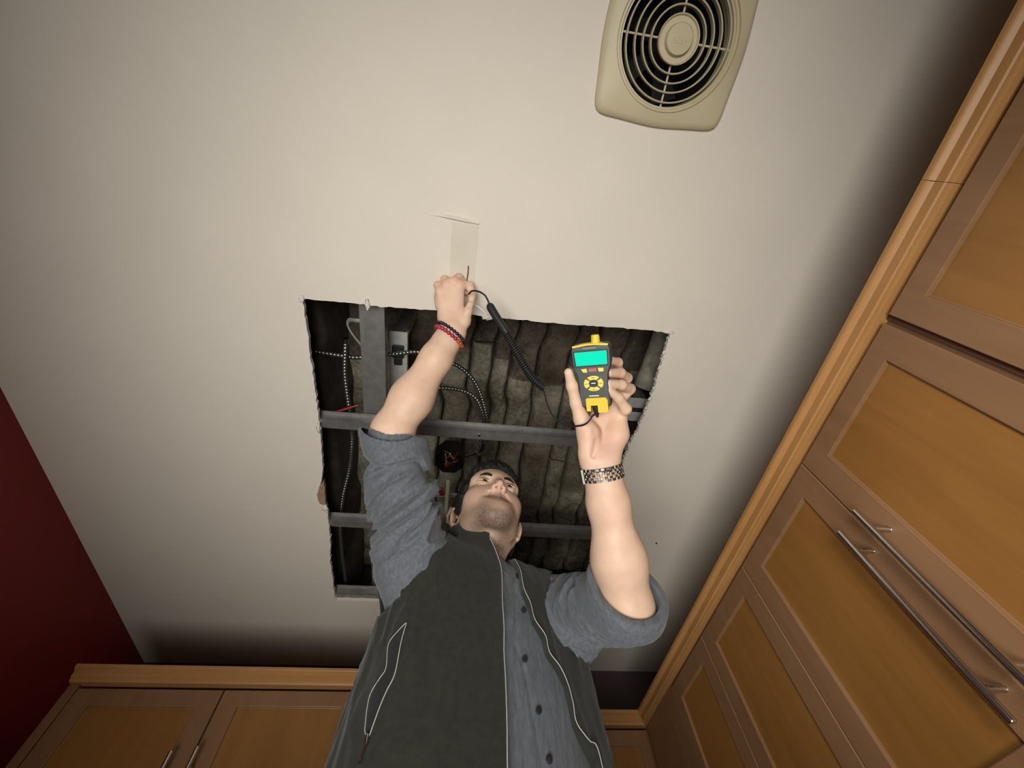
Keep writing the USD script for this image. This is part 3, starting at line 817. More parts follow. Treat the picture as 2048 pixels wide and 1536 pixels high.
# lips
lip = lambda x, z0, y0: (x, y0 + 0.28 * abs(x) + 6.5 * x * x, z0 - 1.6 * x * x)
xs_ = np.linspace(-0.0245, 0.0245, 8)
for a, b in zip(xs_[:-1], xs_[1:]):
    wa, wb = 1 - (a / 0.027) ** 2, 1 - (b / 0.027) ** 2
    C_(lip(a, -0.0485, -0.0935), lip(b, -0.0485, -0.0935), 0.0022 + 0.0032 * wa, 0.0022 + 0.0032 * wb, 0.006)
    C_(lip(a, -0.0575, -0.0915), lip(b, -0.0575, -0.0915), 0.0022 + 0.0042 * wa, 0.0022 + 0.0042 * wb, 0.006)
for a, b in zip(xs_[:-1], xs_[1:]):
    C_(lip(a, -0.0530, -0.1005), lip(b, -0.0530, -0.1005), 0.0012, 0.0012, 0.004, True)
H_((0, -0.094, -0.070), (0.016, 0.006, 0.004), 0.01, True)
for s in (-1, 1):                                              # folds beside the nose
    C_((s * 0.021, -0.093, -0.020), (s * 0.034, -0.083, -0.048), 0.0025, 0.0015, 0.008, True)
# ears
for s in (-1, 1):
    q = RH @ np.array([[math.cos(0.42), -s * math.sin(0.42), 0], [s * math.sin(0.42), math.cos(0.42), 0], [0, 0, 1.0]])
    add(ell(hp_(s * 0.084, 0.020, -0.004), np.array((0.0065, 0.020, 0.032)) * HS, q), 0.008)
    C_((s * 0.086, 0.004, 0.012), (s * 0.092, 0.018, 0.028), 0.0035, 0.0035, 0.004)
    C_((s * 0.092, 0.018, 0.028), (s * 0.097, 0.034, 0.016), 0.0035, 0.0035, 0.004)
    C_((s * 0.097, 0.034, 0.016), (s * 0.094, 0.032, -0.008), 0.0035, 0.0035, 0.004)
    C_((s * 0.094, 0.032, -0.008), (s * 0.084, 0.014, -0.034), 0.0035, 0.005, 0.004)
    H_((s * 0.091, 0.015, 0.001), (0.006, 0.008, 0.014), 0.004, True)
# the neck's muscles and throat
for s in (-1, 1):
    C_((s * 0.060, 0.022, -0.045), tuple(((NECK + (s * 0.02, -0.05, 0.0)) - HEAD) @ RH / HS), 0.016, 0.013, 0.02)


# ---- hands
def chain(pts, rs, k=0.005):
    for a, b, ra, rb in zip(pts[:-1], pts[1:], rs[:-1], rs[1:]):
        add(cone(a, b, ra, rb), k)


# his right hand, a loose fist at the ceiling: back of the hand to the lens
zt = H - 0.012
mcp = [at_z(920, 570, 1.058), at_z(907, 563, 1.062), at_z(893, 569, 1.058), at_z(880, 584, 1.046)]
pal = [at_z(916, 635, 1.022), at_z(908, 640, 1.018), at_z(899, 640, 1.018), at_z(890, 634, 1.020)]
for m, p, r_ in zip(mcp, pal, (0.0150, 0.0165, 0.0175, 0.0165)):
    chain([WRR + (p - WRR) * 0.3, p, m], [0.020, r_, 0.0120], 0.012)
chain([mcp[0], at_z(939, 571, 1.068), at_z(945, 588, 1.054), at_z(941, 611, 1.036)], [0.0118, 0.0100, 0.0094, 0.0078])
chain([mcp[1], at_z(917, 555, 1.080), at_z(928, 566, 1.088), at_z(932, 584, 1.083)], [0.0120, 0.0098, 0.0088, 0.0080])
chain([mcp[2], at_z(889, 559, 1.078), at_z(902, 563, 1.087), at_z(915, 578, 1.083)], [0.0118, 0.0098, 0.0085, 0.0080])
chain([mcp[3], at_z(875, 570, 1.064), at_z(884, 568, 1.079), at_z(899, 577, 1.083)], [0.0110, 0.0088, 0.0078, 0.0072])
chain([at_z(880, 610, 1.040), at_z(875, 594, 1.050)], [0.013, 0.0095], 0.008)
chain([WRR + R[:, 0] * 0.010, at_z(928, 642, 1.012), at_z(935, 624, 1.018), at_z(940, 610, 1.030)], [0.019, 0.0165, 0.0108, 0.0082], 0.007)
# his left hand, palm to the lens, closed round the meter
chain([at(1183, 922, 0.813), at(1186, 880, 0.835), at(1203, 800, 0.856)], [0.021, 0.0205, 0.0130], 0.014)
chain([at(1198, 925, 0.815), at(1206, 880, 0.842), at(1218, 800, 0.858)], [0.022, 0.0195, 0.0125], 0.014)
chain([at(1208, 925, 0.815), at(1222, 872, 0.838), at(1231, 808, 0.852)], [0.0215, 0.0190, 0.0125], 0.014)
chain([at(1214, 922, 0.813), at(1236, 868, 0.828), at(1241, 826, 0.838)], [0.0205, 0.0190, 0.0130], 0.014)
chain([at(1176, 905, 0.808), at(1176, 866, 0.815), at(1163, 838, 0.815)], [0.019, 0.0200, 0.0150], 0.012)   # ball of the thumb
chain([at(1163, 838, 0.815), at(1152, 806, 0.806), at(1144, 772, 0.795), at(1137, 745, 0.782)], [0.0150, 0.0112, 0.0104, 0.0082], 0.006)
chain([at(1203, 800, 0.856), at(1236, 742, 0.872), at(1236, 725, 0.850), at(1221, 721, 0.822)], [0.0125, 0.0098, 0.0090, 0.0080])
chain([at(1218, 800, 0.858), at(1254, 756, 0.852), at(1241, 746, 0.818), at(1217, 746, 0.790)], [0.0125, 0.0102, 0.0094, 0.0080])
chain([at(1231, 808, 0.852), at(1260, 778, 0.838), at(1243, 770, 0.808), at(1216, 767, 0.786)], [0.0125, 0.0102, 0.0094, 0.0080])
chain([at(1241, 826, 0.838), at(1252, 818, 0.815), at(1237, 796, 0.800), at(1217, 780, 0.786)], [0.0130, 0.0104, 0.0092, 0.0078])
# creases of the palm
for a, b in ((at(1192, 860, 0.792), at(1197, 905, 0.782)), (at(1195, 882, 0.795), at(1186, 912, 0.79))):
    add(cone(a, b, 0.0022, 0.0015), 0.010, True)
bv, bf = largest(B.mesh())
del B

# colour of the skin: lips, stubble, flush and painted under-jaw shade lie in a vertex attribute; other shading is rendered
loc = ((bv - HEAD) @ RH) / HS
lx, ly, lz = loc.T
base = np.tile(np.array([0.70, 0.475, 0.345]), (len(bv), 1))
on_head = np.linalg.norm(loc, axis=1) < 0.19


def soft(d, w):
    return np.clip(0.5 - d / w, 0, 1)


beard_line = np.maximum(-0.034 - 0.55 * np.maximum(np.abs(lx) - 0.026, 0) * 0 + 0.75 * np.maximum(np.abs(lx) - 0.048, 0), -0.034)
beard = soft(lz - (-0.060 + 0.5 * np.maximum(np.abs(lx) - 0.05, 0) - 0.5 * np.clip(0.05 - np.abs(lx), 0, 0.025)), 0.022) * soft(ly - 0.012, 0.03) * soft(-0.165 - lz, 0.03)
mous = soft(np.abs(lz + 0.038 + 0.25 * np.abs(lx)) - 0.0075, 0.008) * soft(np.abs(lx) - 0.030, 0.012) * soft(ly + 0.075, 0.01)
grain = meshkit.noise(bv * 700, 3)
stubble_shade = np.clip(np.maximum(beard * (0.62 - 0.34 * soft(np.abs(lx) - 0.018, 0.02) * soft(-0.092 - lz, 0.015) + 0.24 * soft(lz + 0.088, 0.015)), mous * 0.62), 0, 1) * (0.72 + 0.5 * grain) * on_head  # stubble, deepened below the jaw to paint in the shade under the chin
lipm = soft(((lx / 0.0265) ** 2 + ((lz + 0.0535 + 1.6 * lx * lx) / 0.0105) ** 2 - 1) * 0.012, 0.006) * soft(ly + 0.083, 0.004) * on_head
flush = np.exp(-((np.abs(lx) - 0.045) ** 2 + (lz + 0.010) ** 2) / 0.0008) * on_head + np.exp(-(lx**2 + (lz + 0.012) ** 2) / 0.0003) * on_head * (ly < -0.09)
col = base * (1 - 0.0)
col = col * (1 - 0.35 * flush[:, None]) + 0.35 * flush[:, None] * np.array([0.63, 0.34, 0.26])
col = col * (1 - 0.6 * lipm[:, None]) + 0.6 * lipm[:, None] * np.array([0.40, 0.17, 0.14])
col = col * (1 - stubble_shade[:, None]) + stubble_shade[:, None] * np.array([0.085, 0.058, 0.044])
for pts_, rad in (([mcp[0], mcp[1], mcp[2], mcp[3]], 0.016), ([at(1230, 868, 0.81), at(1180, 870, 0.80), at(1215, 890, 0.80)], 0.026)):
    for p in pts_:
        w = np.exp(-((bv - p) ** 2).sum(1) / rad**2)[:, None] * 0.35
        col = col * (1 - w) + w * np.array([0.66, 0.36, 0.28])
mat("skin", {"a": ("attribute", {"attribute": "tone"}), "g": ("geometry", {}), "n": ("noise_texture", {"scale": 35.0, "detail": 4.0}),
             "r": ("rgb_ramp", {"ramp": [(0.3, (0.9, 0.87, 0.86)), (0.7, (1.0, 1.0, 1.0))]}), "mx": ("mix_color", {"blend_type": "multiply", "fac": 1.0}),
             "n2": ("noise_texture", {"scale": 420.0, "detail": 2.0}), "b": ("bump", {"strength": 0.12, "distance": 0.001}),
             "p": ("principled_bsdf", {"roughness": 0.52, "specular_ior_level": 0.35, "subsurface_weight": 0.12, "subsurface_scale": 0.004, "subsurface_radius": (1.0, 0.35, 0.2)})},
    [("g.position", "n.vector"), ("g.position", "n2.vector"), ("n.fac", "r.fac"), ("a.color", "mx.a"), ("r.color", "mx.b"), ("mx.result", "p.base_color"), ("n2.fac", "b.height"), ("b.normal", "p.normal")])
plain("hair_black", (0.007, 0.006, 0.006), 0.75, 0.4, 120, bump=0.5, bscale=260)
plain("eye_white", (0.55, 0.50, 0.47), 0.25, 0.03, 60)
plain("iris_brown", (0.035, 0.018, 0.010), 0.15, 0.3, 300)


def cloth(name, color, rough=0.9, weave=520.0, var=0.16, streak=None):
    c = np.array(color)
    mat(name, {"g": ("geometry", {}), "m": ("mapping", {"scale": streak or (1.0, 1.0, 1.0)}), "n": ("noise_texture", {"scale": 70.0, "detail": 5.0, "roughness": 0.7}), "w": ("noise_texture", {"scale": weave, "detail": 2.0}),
               "f": ("noise_texture", {"scale": 13.0, "detail": 3.0, "distortion": 0.8}), "s": ("math", {"math_type": "multiply_add", "value2": 5.0}),
               "r": ("rgb_ramp", {"ramp": [(0.25, tuple(c * (1 - var))), (0.75, tuple(c * (1 + var)))]}),
               "b0": ("bump", {"strength": 0.5, "distance": 0.003}), "b": ("bump", {"strength": 0.5, "distance": 0.0008}),
               "p": ("principled_bsdf", {"roughness": rough, "specular_ior_level": 0.15, "sheen_weight": 0.15})},
        [("g.position", "m.vector"), ("m.vector", "n.vector"), ("g.position", "w.vector"), ("g.position", "f.vector"), ("n.fac", "r.fac"), ("r.color", "p.base_color"),
         ("f.fac", "b0.height"), ("b0.normal", "b.normal"), ("w.fac", "b.height"), ("b.normal", "p.normal")])


cloth("shirt_grey", (0.112, 0.120, 0.137), var=0.34, streak=(2.2, 2.2, 0.5))
cloth("vest_green", (0.026, 0.0265, 0.021), weave=300.0, var=0.22)
cloth("vest_inside", (0.020, 0.020, 0.022))
cloth("trousers_dark", (0.03, 0.03, 0.035))
plain("piping_grey", (0.40, 0.39, 0.37), 0.5, 0.05, 100)

man = thing("person", "man in a grey shirt and dark green vest reaching up into the ceiling cut", "person", (0.06, 0.93, -0.80))
skin = obj("body", (bv, bf), "skin", man, smooth=True)
UsdGeom.PrimvarsAPI(stage.GetPrimAtPath(skin)).CreatePrimvar("tone", Sdf.ValueTypeNames.Color3fArray, "vertex").Set(Vt.Vec3fArray.FromNumpy(col.astype(np.float32)))
for e, s in zip(EYE, (-1, 1)):
    c = hp_(*e)
    m = trimesh.creation.icosphere(3, 0.0122 * HS); m.apply_translation(c)
    ey = obj("eye", m, "eye_white", man, smooth=True)
    look = RH @ np.array([0.22, -1.0, -0.12]); look /= np.linalg.norm(look)
    u_, w_, _ = frame_of(look)
    aa = np.linspace(0, 2 * np.pi, 25)[:-1]
    rr = 0.0122 * HS
    obj("iris", loops([c + look * math.sqrt(rr * rr - q * q) * 1.012 + q * (np.cos(aa)[:, None] * u_ + np.sin(aa)[:, None] * w_) for q in (0.0074, 0.0045, 0.002)], False, True), "iris_brown", ey, smooth=True)

# hair: a close cap with a short raised front, cut along the hairline
HV = Vol(*(np.arange(c - 0.13, c + 0.13, 0.0024) for c in HEAD + (0, 0.01, 0.03)))


def hair_sdf(x, y, z):
    X, Y, Z = x - HEAD[0], y - HEAD[1], z - HEAD[2]
    a, b, c = ((X * RH[0, i] + Y * RH[1, i] + Z * RH[2, i]) / HS for i in range(3))

    def e(cx, cy, cz, rx, ry, rz):
        k0 = np.sqrt(((a - cx) / rx) ** 2 + ((b - cy) / ry) ** 2 + ((c - cz) / rz) ** 2)
        return (k0 - 1) * min(rx, ry, rz)
    d = e(0, 0.012, 0.036, 0.0900, 0.104, 0.094)
    d = smin(d, e(0.004, -0.056, 0.112, 0.048, 0.040, 0.030), 0.03)
    d = smin(d, e(0.0, 0.02, 0.112, 0.055, 0.065, 0.028), 0.03)
    d = smin(d, e(0.0, -0.048, 0.086, 0.062, 0.056, 0.030), 0.02)
    line = np.interp(b, [-0.11, -0.085, -0.066, -0.050, -0.030, -0.012, 0.002, 0.020, 0.045, 0.10], [0.078, 0.076, 0.066, 0.042, 0.014, -0.022, -0.014, 0.030, -0.045, -0.085])
    line = line + 0.004 * np.cos(a * 60) * (b < -0.06) + 0.016 * (meshkit.noise(np.stack(np.broadcast_arrays(a * 130, b * 130, c * 20), -1), 8) - 0.5)
    tuft = 0.011 * (meshkit.fbm(np.stack(np.broadcast_arrays(a * 150, b * 60, c * 70 + a * 40), -1), 3, 5) - 0.5)
    return np.maximum(d + tuft, (line - c) * 0.8)


HV.put(hair_sdf, HEAD - 0.2, HEAD + 0.2)
obj("hair", largest(HV.mesh()), "hair_black", man, smooth=True, label="short black hair with a raised front")
for e in EYE:
    pts = [hp_(*(e + np.array([0.0158 * math.cos(t), -0.0122 * math.sin(t) ** 0.6, 0.0064 * math.sin(t)]))) for t in np.linspace(0.15, np.pi - 0.15, 9)]
    obj("eyelash", tube(smooth_path(pts, 24), 0.0011, 6), "hair_black", man, smooth=True)
for s in (-1, 1):
    pts = [hp_(s * 0.0155, -0.0985, 0.0415), hp_(s * 0.027, -0.0965, 0.0470), hp_(s * 0.040, -0.0880, 0.0490), hp_(s * 0.0555, -0.0715, 0.0410)]
    obj("eyebrow", tube(smooth_path(pts, 20), np.interp(np.linspace(0, 1, 20), [0, 0.25, 0.7, 1], [0.0026, 0.0040, 0.0034, 0.0012]) * HS, 8), "hair_black", man, smooth=True)

# ------------------------------------------------------------------ clothes
def torso(x, y, z):
    X, Y = x - T0[0], y - T0[1]
    u = X * TR[0] + Y * TR[1]; w = X * TF[0] + Y * TF[1]
    u, w, z = np.broadcast_arrays(u, w, z)
    zz = [-0.30, -0.12, 0.05, 0.20, 0.40, 0.52, 0.60, 0.68]
    a = np.interp(z, zz, [0.190, 0.200, 0.205, 0.203, 0.200, 0.190, 0.165, 0.12])
    b = np.interp(z, zz, [0.120, 0.125, 0.125, 0.122, 0.124, 0.118, 0.105, 0.08])
    a = np.where(u > 0, a + 0.030 * np.clip((0.66 - z) / 0.1, 0, 1), a)            # the open side hangs a little wider
    d = ((np.abs(u / a) ** 2.4 + np.abs(w / b) ** 2.4) ** (1 / 2.4) - 1) * b
    d = smax(d, z - 0.655, 0.09)
    for s_ in (SHR, SHL):
        d = smin(d, cone(NECK - (0, 0, 0.015), s_ - (0, 0, 0.005), 0.066, 0.070)[0](x, y, z), 0.05)
    return d


def near(d, band, add_, x, y, z):
    """d minus add_(points), worked out only close to the surface."""
    i = np.abs(d) < band
    x, y, z, d = (np.array(q) for q in np.broadcast_arrays(x, y, z, d))
    d[i] -= add_(x[i], y[i], z[i])
    return d


def collar_top(u):
    return 0.730 + 0.036 * np.clip(-u / 0.05, -1, 1)


def vest_outer(x, y, z):
    """The vest as a filled shape: the torso stood off by the cloth, with the stand-up collar."""
    d = torso(x, y, z) - VO - 0.014 * np.clip((0.42 - z) / 0.4, 0, 1)
    X, Y = x - NECK[0], y - (NECK[1] - 0.004)
    u = X * TR[0] + Y * TR[1]; w = X * TF[0] + Y * TF[1]
    r = np.sqrt(u * u + w * w)
    c = np.maximum(np.maximum(r - 0.0895 - 0.10 * np.clip(z - 0.66, -0.05, 0.1), z - collar_top(u)), 0.61 - z)
    return smin(d, c, 0.014), r


def folds(x, y, z, axis, side, seed, f=(9, 34)):
    """Long soft creases that run across a sleeve at a slant."""
    p = np.stack(np.broadcast_arrays(x, y, z), -1)
    t = p @ axis; s = p @ side
    q = np.stack([t * f[1] + s * f[1] * 0.55, s * f[0], (p @ np.cross(axis, side)) * f[0]], -1)
    n = meshkit.noise(q, seed) * 0.7 + meshkit.noise(q * 2.1, seed + 5) * 0.3
    return (1 - np.abs(2 * n - 1)) ** 2


def vest_relief(a, b, c):
    return 0.010 * (grid_noise(a, b, c, (14, 14, 5), 41, 2) - 0.5) + 0.006 * (folds(a, b, c, np.array([0, 0, 1.0]), TR, 77, (26, 7)) - 0.4)


def vest_solid(x, y, z):
    x, y, z = (np.atleast_1d(np.asarray(q, float)) for q in (x, y, z))
    return vest_outer(x, y, z)[0] - vest_relief(x, y, z)


def on_vest(px, py, off=0.0):
    d = at(px, py, 1.0); d = d / np.linalg.norm(d)
    t = 0.45
    for _ in range(120):
        p = d * t
        q = float(np.squeeze(vest_solid(*p))) - off
        if q < 2e-4:
            return d * t
        t += q * 0.6
        if t > 1.45:
            return None
    return None


def grid_noise(x, y, z, s, seed, oct=3):
    x, y, z = np.broadcast_arrays(x, y, z)
    return meshkit.fbm(np.stack([x * s[0], y * s[1], z * s[2]], -1), oct, seed)


def on_torso(px, py, off):
    """Where the sight line through a point of the photograph meets the clothes."""
    d = at(px, py, 1.0); d = d / np.linalg.norm(d)
    t = 0.45
    for _ in range(90):
        p = d * t
        q = float(torso(np.array(p[0]), np.array(p[1]), np.array(p[2]))) - off
        if q < 2e-4:
            break
        t += q * 0.7
        if t > 1.6:
            break
    return d * t


def uw(p):
    q = np.array([p[0] - T0[0], p[1] - T0[1], 0])
    return float(q @ TR), float(q @ TF)


VO = 0.015                                                     # how far the vest stands off the shirt
PR = ((980, 1077), (984, 1084), (994, 1108), (1003, 1140), (1005, 1202), (1008, 1252), (1008, 1303), (1011, 1357), (1014, 1447), (1015, 1536))
PL = ((1030, 1118), (1041, 1140), (1048, 1176), (1061, 1205), (1070, 1238), (1091, 1270), (1099, 1303), (1120, 1332), (1135, 1364), (1146, 1404), (1153, 1444), (1178, 1480), (1200, 1512))
edge_r = [q for q in (on_vest(x, y) for x, y in PR) if q is not None]
edge_l = [q for q in (on_vest(x, y) for x, y in PL) if q is not None]


def extend(e):
    """Carries the edge on down to the hem."""
    e = list(e)
    d = (e[-1] - e[-2]); d = d / abs(d[2])
    e.append(e[-1] + np.array([0.15 * d[0] * 0.0, 0, -0.15]) + TF * 0.0)
    return e


def edge_curve(e):
    z = np.array([p[2] for p in e]); u = np.array([uw(p)[0] for p in e])
    o = np.argsort(z)
    return z[o], u[o]


zr, ur = edge_curve(extend(edge_r)); zl, ul = edge_curve(extend(edge_l))
bis = lambda sh, el, wr: (lambda n: n / np.linalg.norm(n))((el - sh) / np.linalg.norm(el - sh) + (wr - el) / np.linalg.norm(wr - el))
NA, NB = bis(SHR, ELR, WRR), bis(SHL, ELL, WRL)
HEMA, HEMB = ELR - NA * 0.010, ELL + NB * 0.030
PITR = np.array([-0.082, 0.860, 0.578])


def sleeve(sh, el, wr, hem, nrm, r0, r1, seed, extra=None, amp=0.008):
    d_ = (el - sh) / np.linalg.norm(el - sh)
    fo = (wr - el) / np.linalg.norm(wr - el)
    side = np.cross(d_, R[:, 2]); side /= np.linalg.norm(side)
    c1, c2 = cone(sh, el, r0, r1)[0], cone(el, el + fo * 0.07, r1, r1 - 0.004)[0]
    e1 = cone(*extra)[0] if extra else None

    def fn(x, y, z):
        d = smin(c1(x, y, z), c2(x, y, z), 0.02)
        if e1 is not None:
            d = smin(d, e1(x, y, z), 0.05)
        h = (x - hem[0]) * nrm[0] + (y - hem[1]) * nrm[1] + (z - hem[2]) * nrm[2]      # 0 at the hem, negative up the sleeve
        d = near(d, 0.03, lambda a, b, c: amp * (folds(a, b, c, d_, side, seed) - 0.45) * np.clip((-((a - hem[0]) * nrm[0] + (b - hem[1]) * nrm[1] + (c - hem[2]) * nrm[2]) - 0.058) / 0.03, 0, 1) * np.clip(((a - sh[0]) * d_[0] + (b - sh[1]) * d_[1] + (c - sh[2]) * d_[2]) / 0.07, 0.15, 1), x, y, z)
        g_ = h + 0.012 * np.sin((x + y) * 45)
        cuff = 0.0085 * np.clip((g_ + 0.062) / 0.004, 0, 1) - 0.004 * np.exp(-((g_ + 0.066) / 0.005) ** 2)   # the turned-up cuff stands proud
        d = d - cuff + 0.002 * np.sin((h + 0.030) * 240) * np.clip((h + 0.05) / 0.01, 0, 1) * 0.3
        return smax(d, h, 0.004)
    return fn


SV = Vol(np.arange(-0.27, 0.44, 0.0033), np.arange(0.58, 1.09, 0.0033), np.arange(-0.06, 0.90, 0.0033))


def shirt_body(x, y, z):
    d = torso(x, y, z)
    d = near(d, 0.02, lambda a, b, c: 0.007 * (grid_noise(a, b, c, (22, 22, 9), 3) - 0.5), x, y, z)
    return smax(d, -0.045 - z, 0.01)


SV.put(shirt_body, (-0.27, 0.58, -0.06), (0.44, 1.09, 0.80))
_sr = sleeve(SHR, ELR, WRR, HEMA, NA, 0.076, 0.064, 21, (SHR - (0.004, 0, 0.01), PITR, 0.068, 0.047), 0.030)
SV.put(_sr, (-0.27, 0.58, 0.42), (0.03, 1.0, 0.90), k=0.03)
_sl2 = sleeve(SHL, ELL, WRL, HEMB, NB, 0.070, 0.060, 33, (SHL - (0.0, 0, 0.01), SHL + (0.0, -0.02, -0.07), 0.066, 0.058), 0.020)
SV.put(_sl2, (0.10, 0.60, 0.36), (0.44, 1.08, 0.75), k=0.03)
for el, wr, hem, n_, r_ in ((ELR, WRR, HEMA, NA, 0.055), (ELL, WRL, HEMB, NB, 0.0535)):         # the sleeve's mouth
    SV.put(*cone(hem - n_ * 0.016, hem + (wr - el) * 0.3, r_, r_), k=0.004, sub=True)
SV.put(*cone(NECK - (0, 0, 0.03), NECK + (0, -0.01, 0.10), 0.063, 0.066), k=0.01, sub=True)
for a, b in zip(range(6), range(1, 7)):                        # the edge of the button band
    pl = ((1022, 1113), (1029, 1158), (1033, 1223), (1031, 1290), (1050, 1339), (1063, 1404), (1086, 1540))
    SV.put(*cone(on_torso(*pl[a], 0.0005), on_torso(*pl[b], 0.0005), 0.0022, 0.0022), k=0.005, sub=True)
shirt = obj("shirt", largest(SV.mesh()), "shirt_grey", man, smooth=True, label="grey button shirt with sleeves rolled to the elbow")
del SV
for x, y in ((1035, 1153), (1047, 1221), (1049, 1319), (1077, 1422), (1098, 1520)):
    p = on_torso(x, y, 0.002); q = on_torso(x, y, 0.0055)
    n_ = TF + np.array([0, 0, -0.1]); n_ /= np.linalg.norm(n_)
    obj("button", cat_mesh([tube([p, p + n_ * 0.0025, p + n_ * 0.0032], [0.0056, 0.0056, 0.0045], 16)]), "black_plastic", shirt, smooth=40)


def sheet_mesh(rows, th):
    """A thin cloth sheet over a grid of points, thickened along its normals."""
    g = np.asarray(rows, float)
    du, dv = np.gradient(g, axis=0), np.gradient(g, axis=1)
    n = np.cross(du, dv); n /= np.maximum(np.linalg.norm(n, axis=2, keepdims=True), 1e-9)
    a, b = (g + n * th / 2), (g - n * th / 2)
    r, c = g.shape[:2]
    v = np.vstack([a.reshape(-1, 3), b.reshape(-1, 3)]); o = r * c; f = []
    for i in range(r - 1):
        for j in range(c - 1):
            p = i * c + j
            f += [[p, p + c, p + c + 1], [p, p + c + 1, p + 1], [o + p, o + p + c + 1, o + p + c], [o + p, o + p + 1, o + p + c + 1]]
    rim = [j for j in range(c)] + [i * c + c - 1 for i in range(1, r)] + [(r - 1) * c + j for j in range(c - 2, -1, -1)] + [i * c for i in range(r - 2, 0, -1)]
    for p, q in zip(rim, rim[1:] + rim[:1]):
        f += [[p, q, o + q], [p, o + q, o + p]]
    m = trimesh.Trimesh(v, np.array(f), process=False)
    trimesh.repair.fix_normals(m)
    return m


# shirt collar: a stand round the neck, and the leaf that folds out on the picture's right
def ring_pt(phi, r, z):
    """About the neck; phi 0 is straight ahead of the chest, positive to the picture's right."""
    return np.array([NECK[0], NECK[1], z]) + TR * math.sin(phi) * r + TF * math.cos(phi) * (r + 0.004)


rows = [[ring_pt(ph, 0.068 + 0.004 * t, 0.640 + 0.050 * t + 0.012 * (1 - math.cos(ph)) * 0.5) for t in np.linspace(0, 1, 5)] for ph in np.linspace(0.12, 2 * np.pi - 0.25, 48)]
obj("collar_stand", sheet_mesh(rows, 0.003), "shirt_grey", shirt, smooth=50)
for s, tip in ((1, 0.62), (-1, 0.55)):
    rows = []
    for ph in np.linspace(0.16, 2.6, 24):
        top = ring_pt(s * ph, 0.073, 0.690 + 0.012 * (1 - math.cos(ph)) * 0.5)
        drop = np.interp(ph, [0.16, 0.5, 1.2, 2.6], [0.050, 0.058, 0.038, 0.034])
        rows.append([top + (ring_pt(s * ph, 0.082 + 0.012 * t, top[2] - drop * t) - top) * (1 if t > 0 else 0) for t in np.linspace(0, 1, 6)])
    obj("collar_leaf", sheet_mesh(rows, 0.0028), "shirt_grey", shirt, smooth=50)

dl = float((R.T @ on_torso(1012, 1112, 0.004))[2])
lo_ = smooth_path([at(1000, 1096, dl), at(1011, 1104, dl - 0.004), at(1023, 1115, dl - 0.006)], 8)
hi_ = smooth_path([at(1007, 1084, dl + 0.012), at(1019, 1081, dl + 0.012), at(1031, 1088, dl + 0.002)], 8)
obj("collar_leaf", sheet_mesh([[a + (b - a) * t + R[:, 2] * -0.006 * math.sin(math.pi * t) for t in np.linspace(0, 1, 5)] for a, b in zip(lo_, hi_)], 0.003), "shirt_grey", shirt, smooth=50)

# the vest
VV = Vol(np.arange(-0.23, 0.37, 0.0033), np.arange(0.72, 1.12, 0.0033), np.arange(-0.14, 0.78, 0.0033))


def vest_fn(x, y, z):
    d, r = vest_outer(x, y, z)
    d = near(d, 0.03, vest_relief, x, y, z)
    d = smax(d, (0.072 + 0.0 * z - r), 0.006)
    d = smax(d, -0.10 - z, 0.006)
    # the open front
    uu = (x - T0[0]) * TR[0] + (y - T0[1]) * TR[1]; ww = (x - T0[0]) * TF[0] + (y - T0[1]) * TF[1]
    uu, ww, zz = np.broadcast_arrays(uu, ww, z)
    a, b = np.interp(zz, zr, ur), np.interp(zz, zl, ul)
    gap = np.maximum(np.maximum(a - uu, uu - b), -ww)
    return smax(d, -gap, 0.004)


VV.put(vest_fn, (-0.23, 0.72, -0.14), (0.36, 1.12, 0.78))
add(cone(SHR + (ELR - SHR) * 0.14, ELR, 0.083, 0.10), 0.004, True, VV)
add(cone(SHR + (ELR - SHR) * 0.14, PITR + (-0.02, 0.0, 0.0), 0.080, 0.058), 0.004, True, VV)
add(cone(SHL + (ELL - SHL) * 0.26 + (0.012, 0, 0), ELL, 0.083, 0.10), 0.004, True, VV)
add(cone(SHL + (0.03, -0.045, 0.02), SHL + (0.045, -0.04, -0.07), 0.070, 0.055), 0.004, True, VV)
vest = obj("vest", largest(VV.mesh()), "vest_green", man, smooth=True, label="dark green zip vest hanging open")
del VV


def piping(pts, r, n, off, ext=None):
    p = [q for q in (on_vest(x, y, off) for x, y in pts) if q is not None]
    if ext:
        p.append(p[-1] + np.array([0, 0, -ext]))
    return tube(smooth_path(p, n), r, 8)


for pts in (PR, PL):
    obj("zip_edge", piping(pts, 0.0011, 90, 0.0005, 0.15), "piping_grey", vest, smooth=True, label="pale zip tape along the open front edge")
K1 = ((811, 1246), (795, 1263), (777, 1288), (772, 1335), (759, 1357), (739, 1393), (730, 1455), (733, 1472))
K2 = ((813, 1245), (802, 1285), (790, 1346), (773, 1382), (759, 1415), (741, 1465), (737, 1474))
obj("pocket_zip", cat_mesh([piping(K1, 0.0009, 60, 0.0012), piping(K2, 0.0011, 60, 0.0012)]), "piping_grey", vest, smooth=True, label="pale zip tape edging the slanted pocket")
rows = []
for t in np.linspace(0, 1, 14):
    a = np.array([np.interp(t, np.linspace(0, 1, len(K1)), [k[i] for k in K1]) for i in (0, 1)]); b = np.array([np.interp(t, np.linspace(0, 1, len(K2)), [k[i] for k in K2]) for i in (0, 1)])
    rows.append([on_vest(*(a + (b - a) * s), 0.0006) for s in np.linspace(0, 1, 4)])
obj("pocket_lining", sheet_mesh(rows, 0.001), "vest_inside", vest, smooth=True)
sl0, sl1, sl2 = on_vest(735, 1470, 0.003), on_vest(731, 1490, 0.004), on_vest(718, 1528, 0.003)
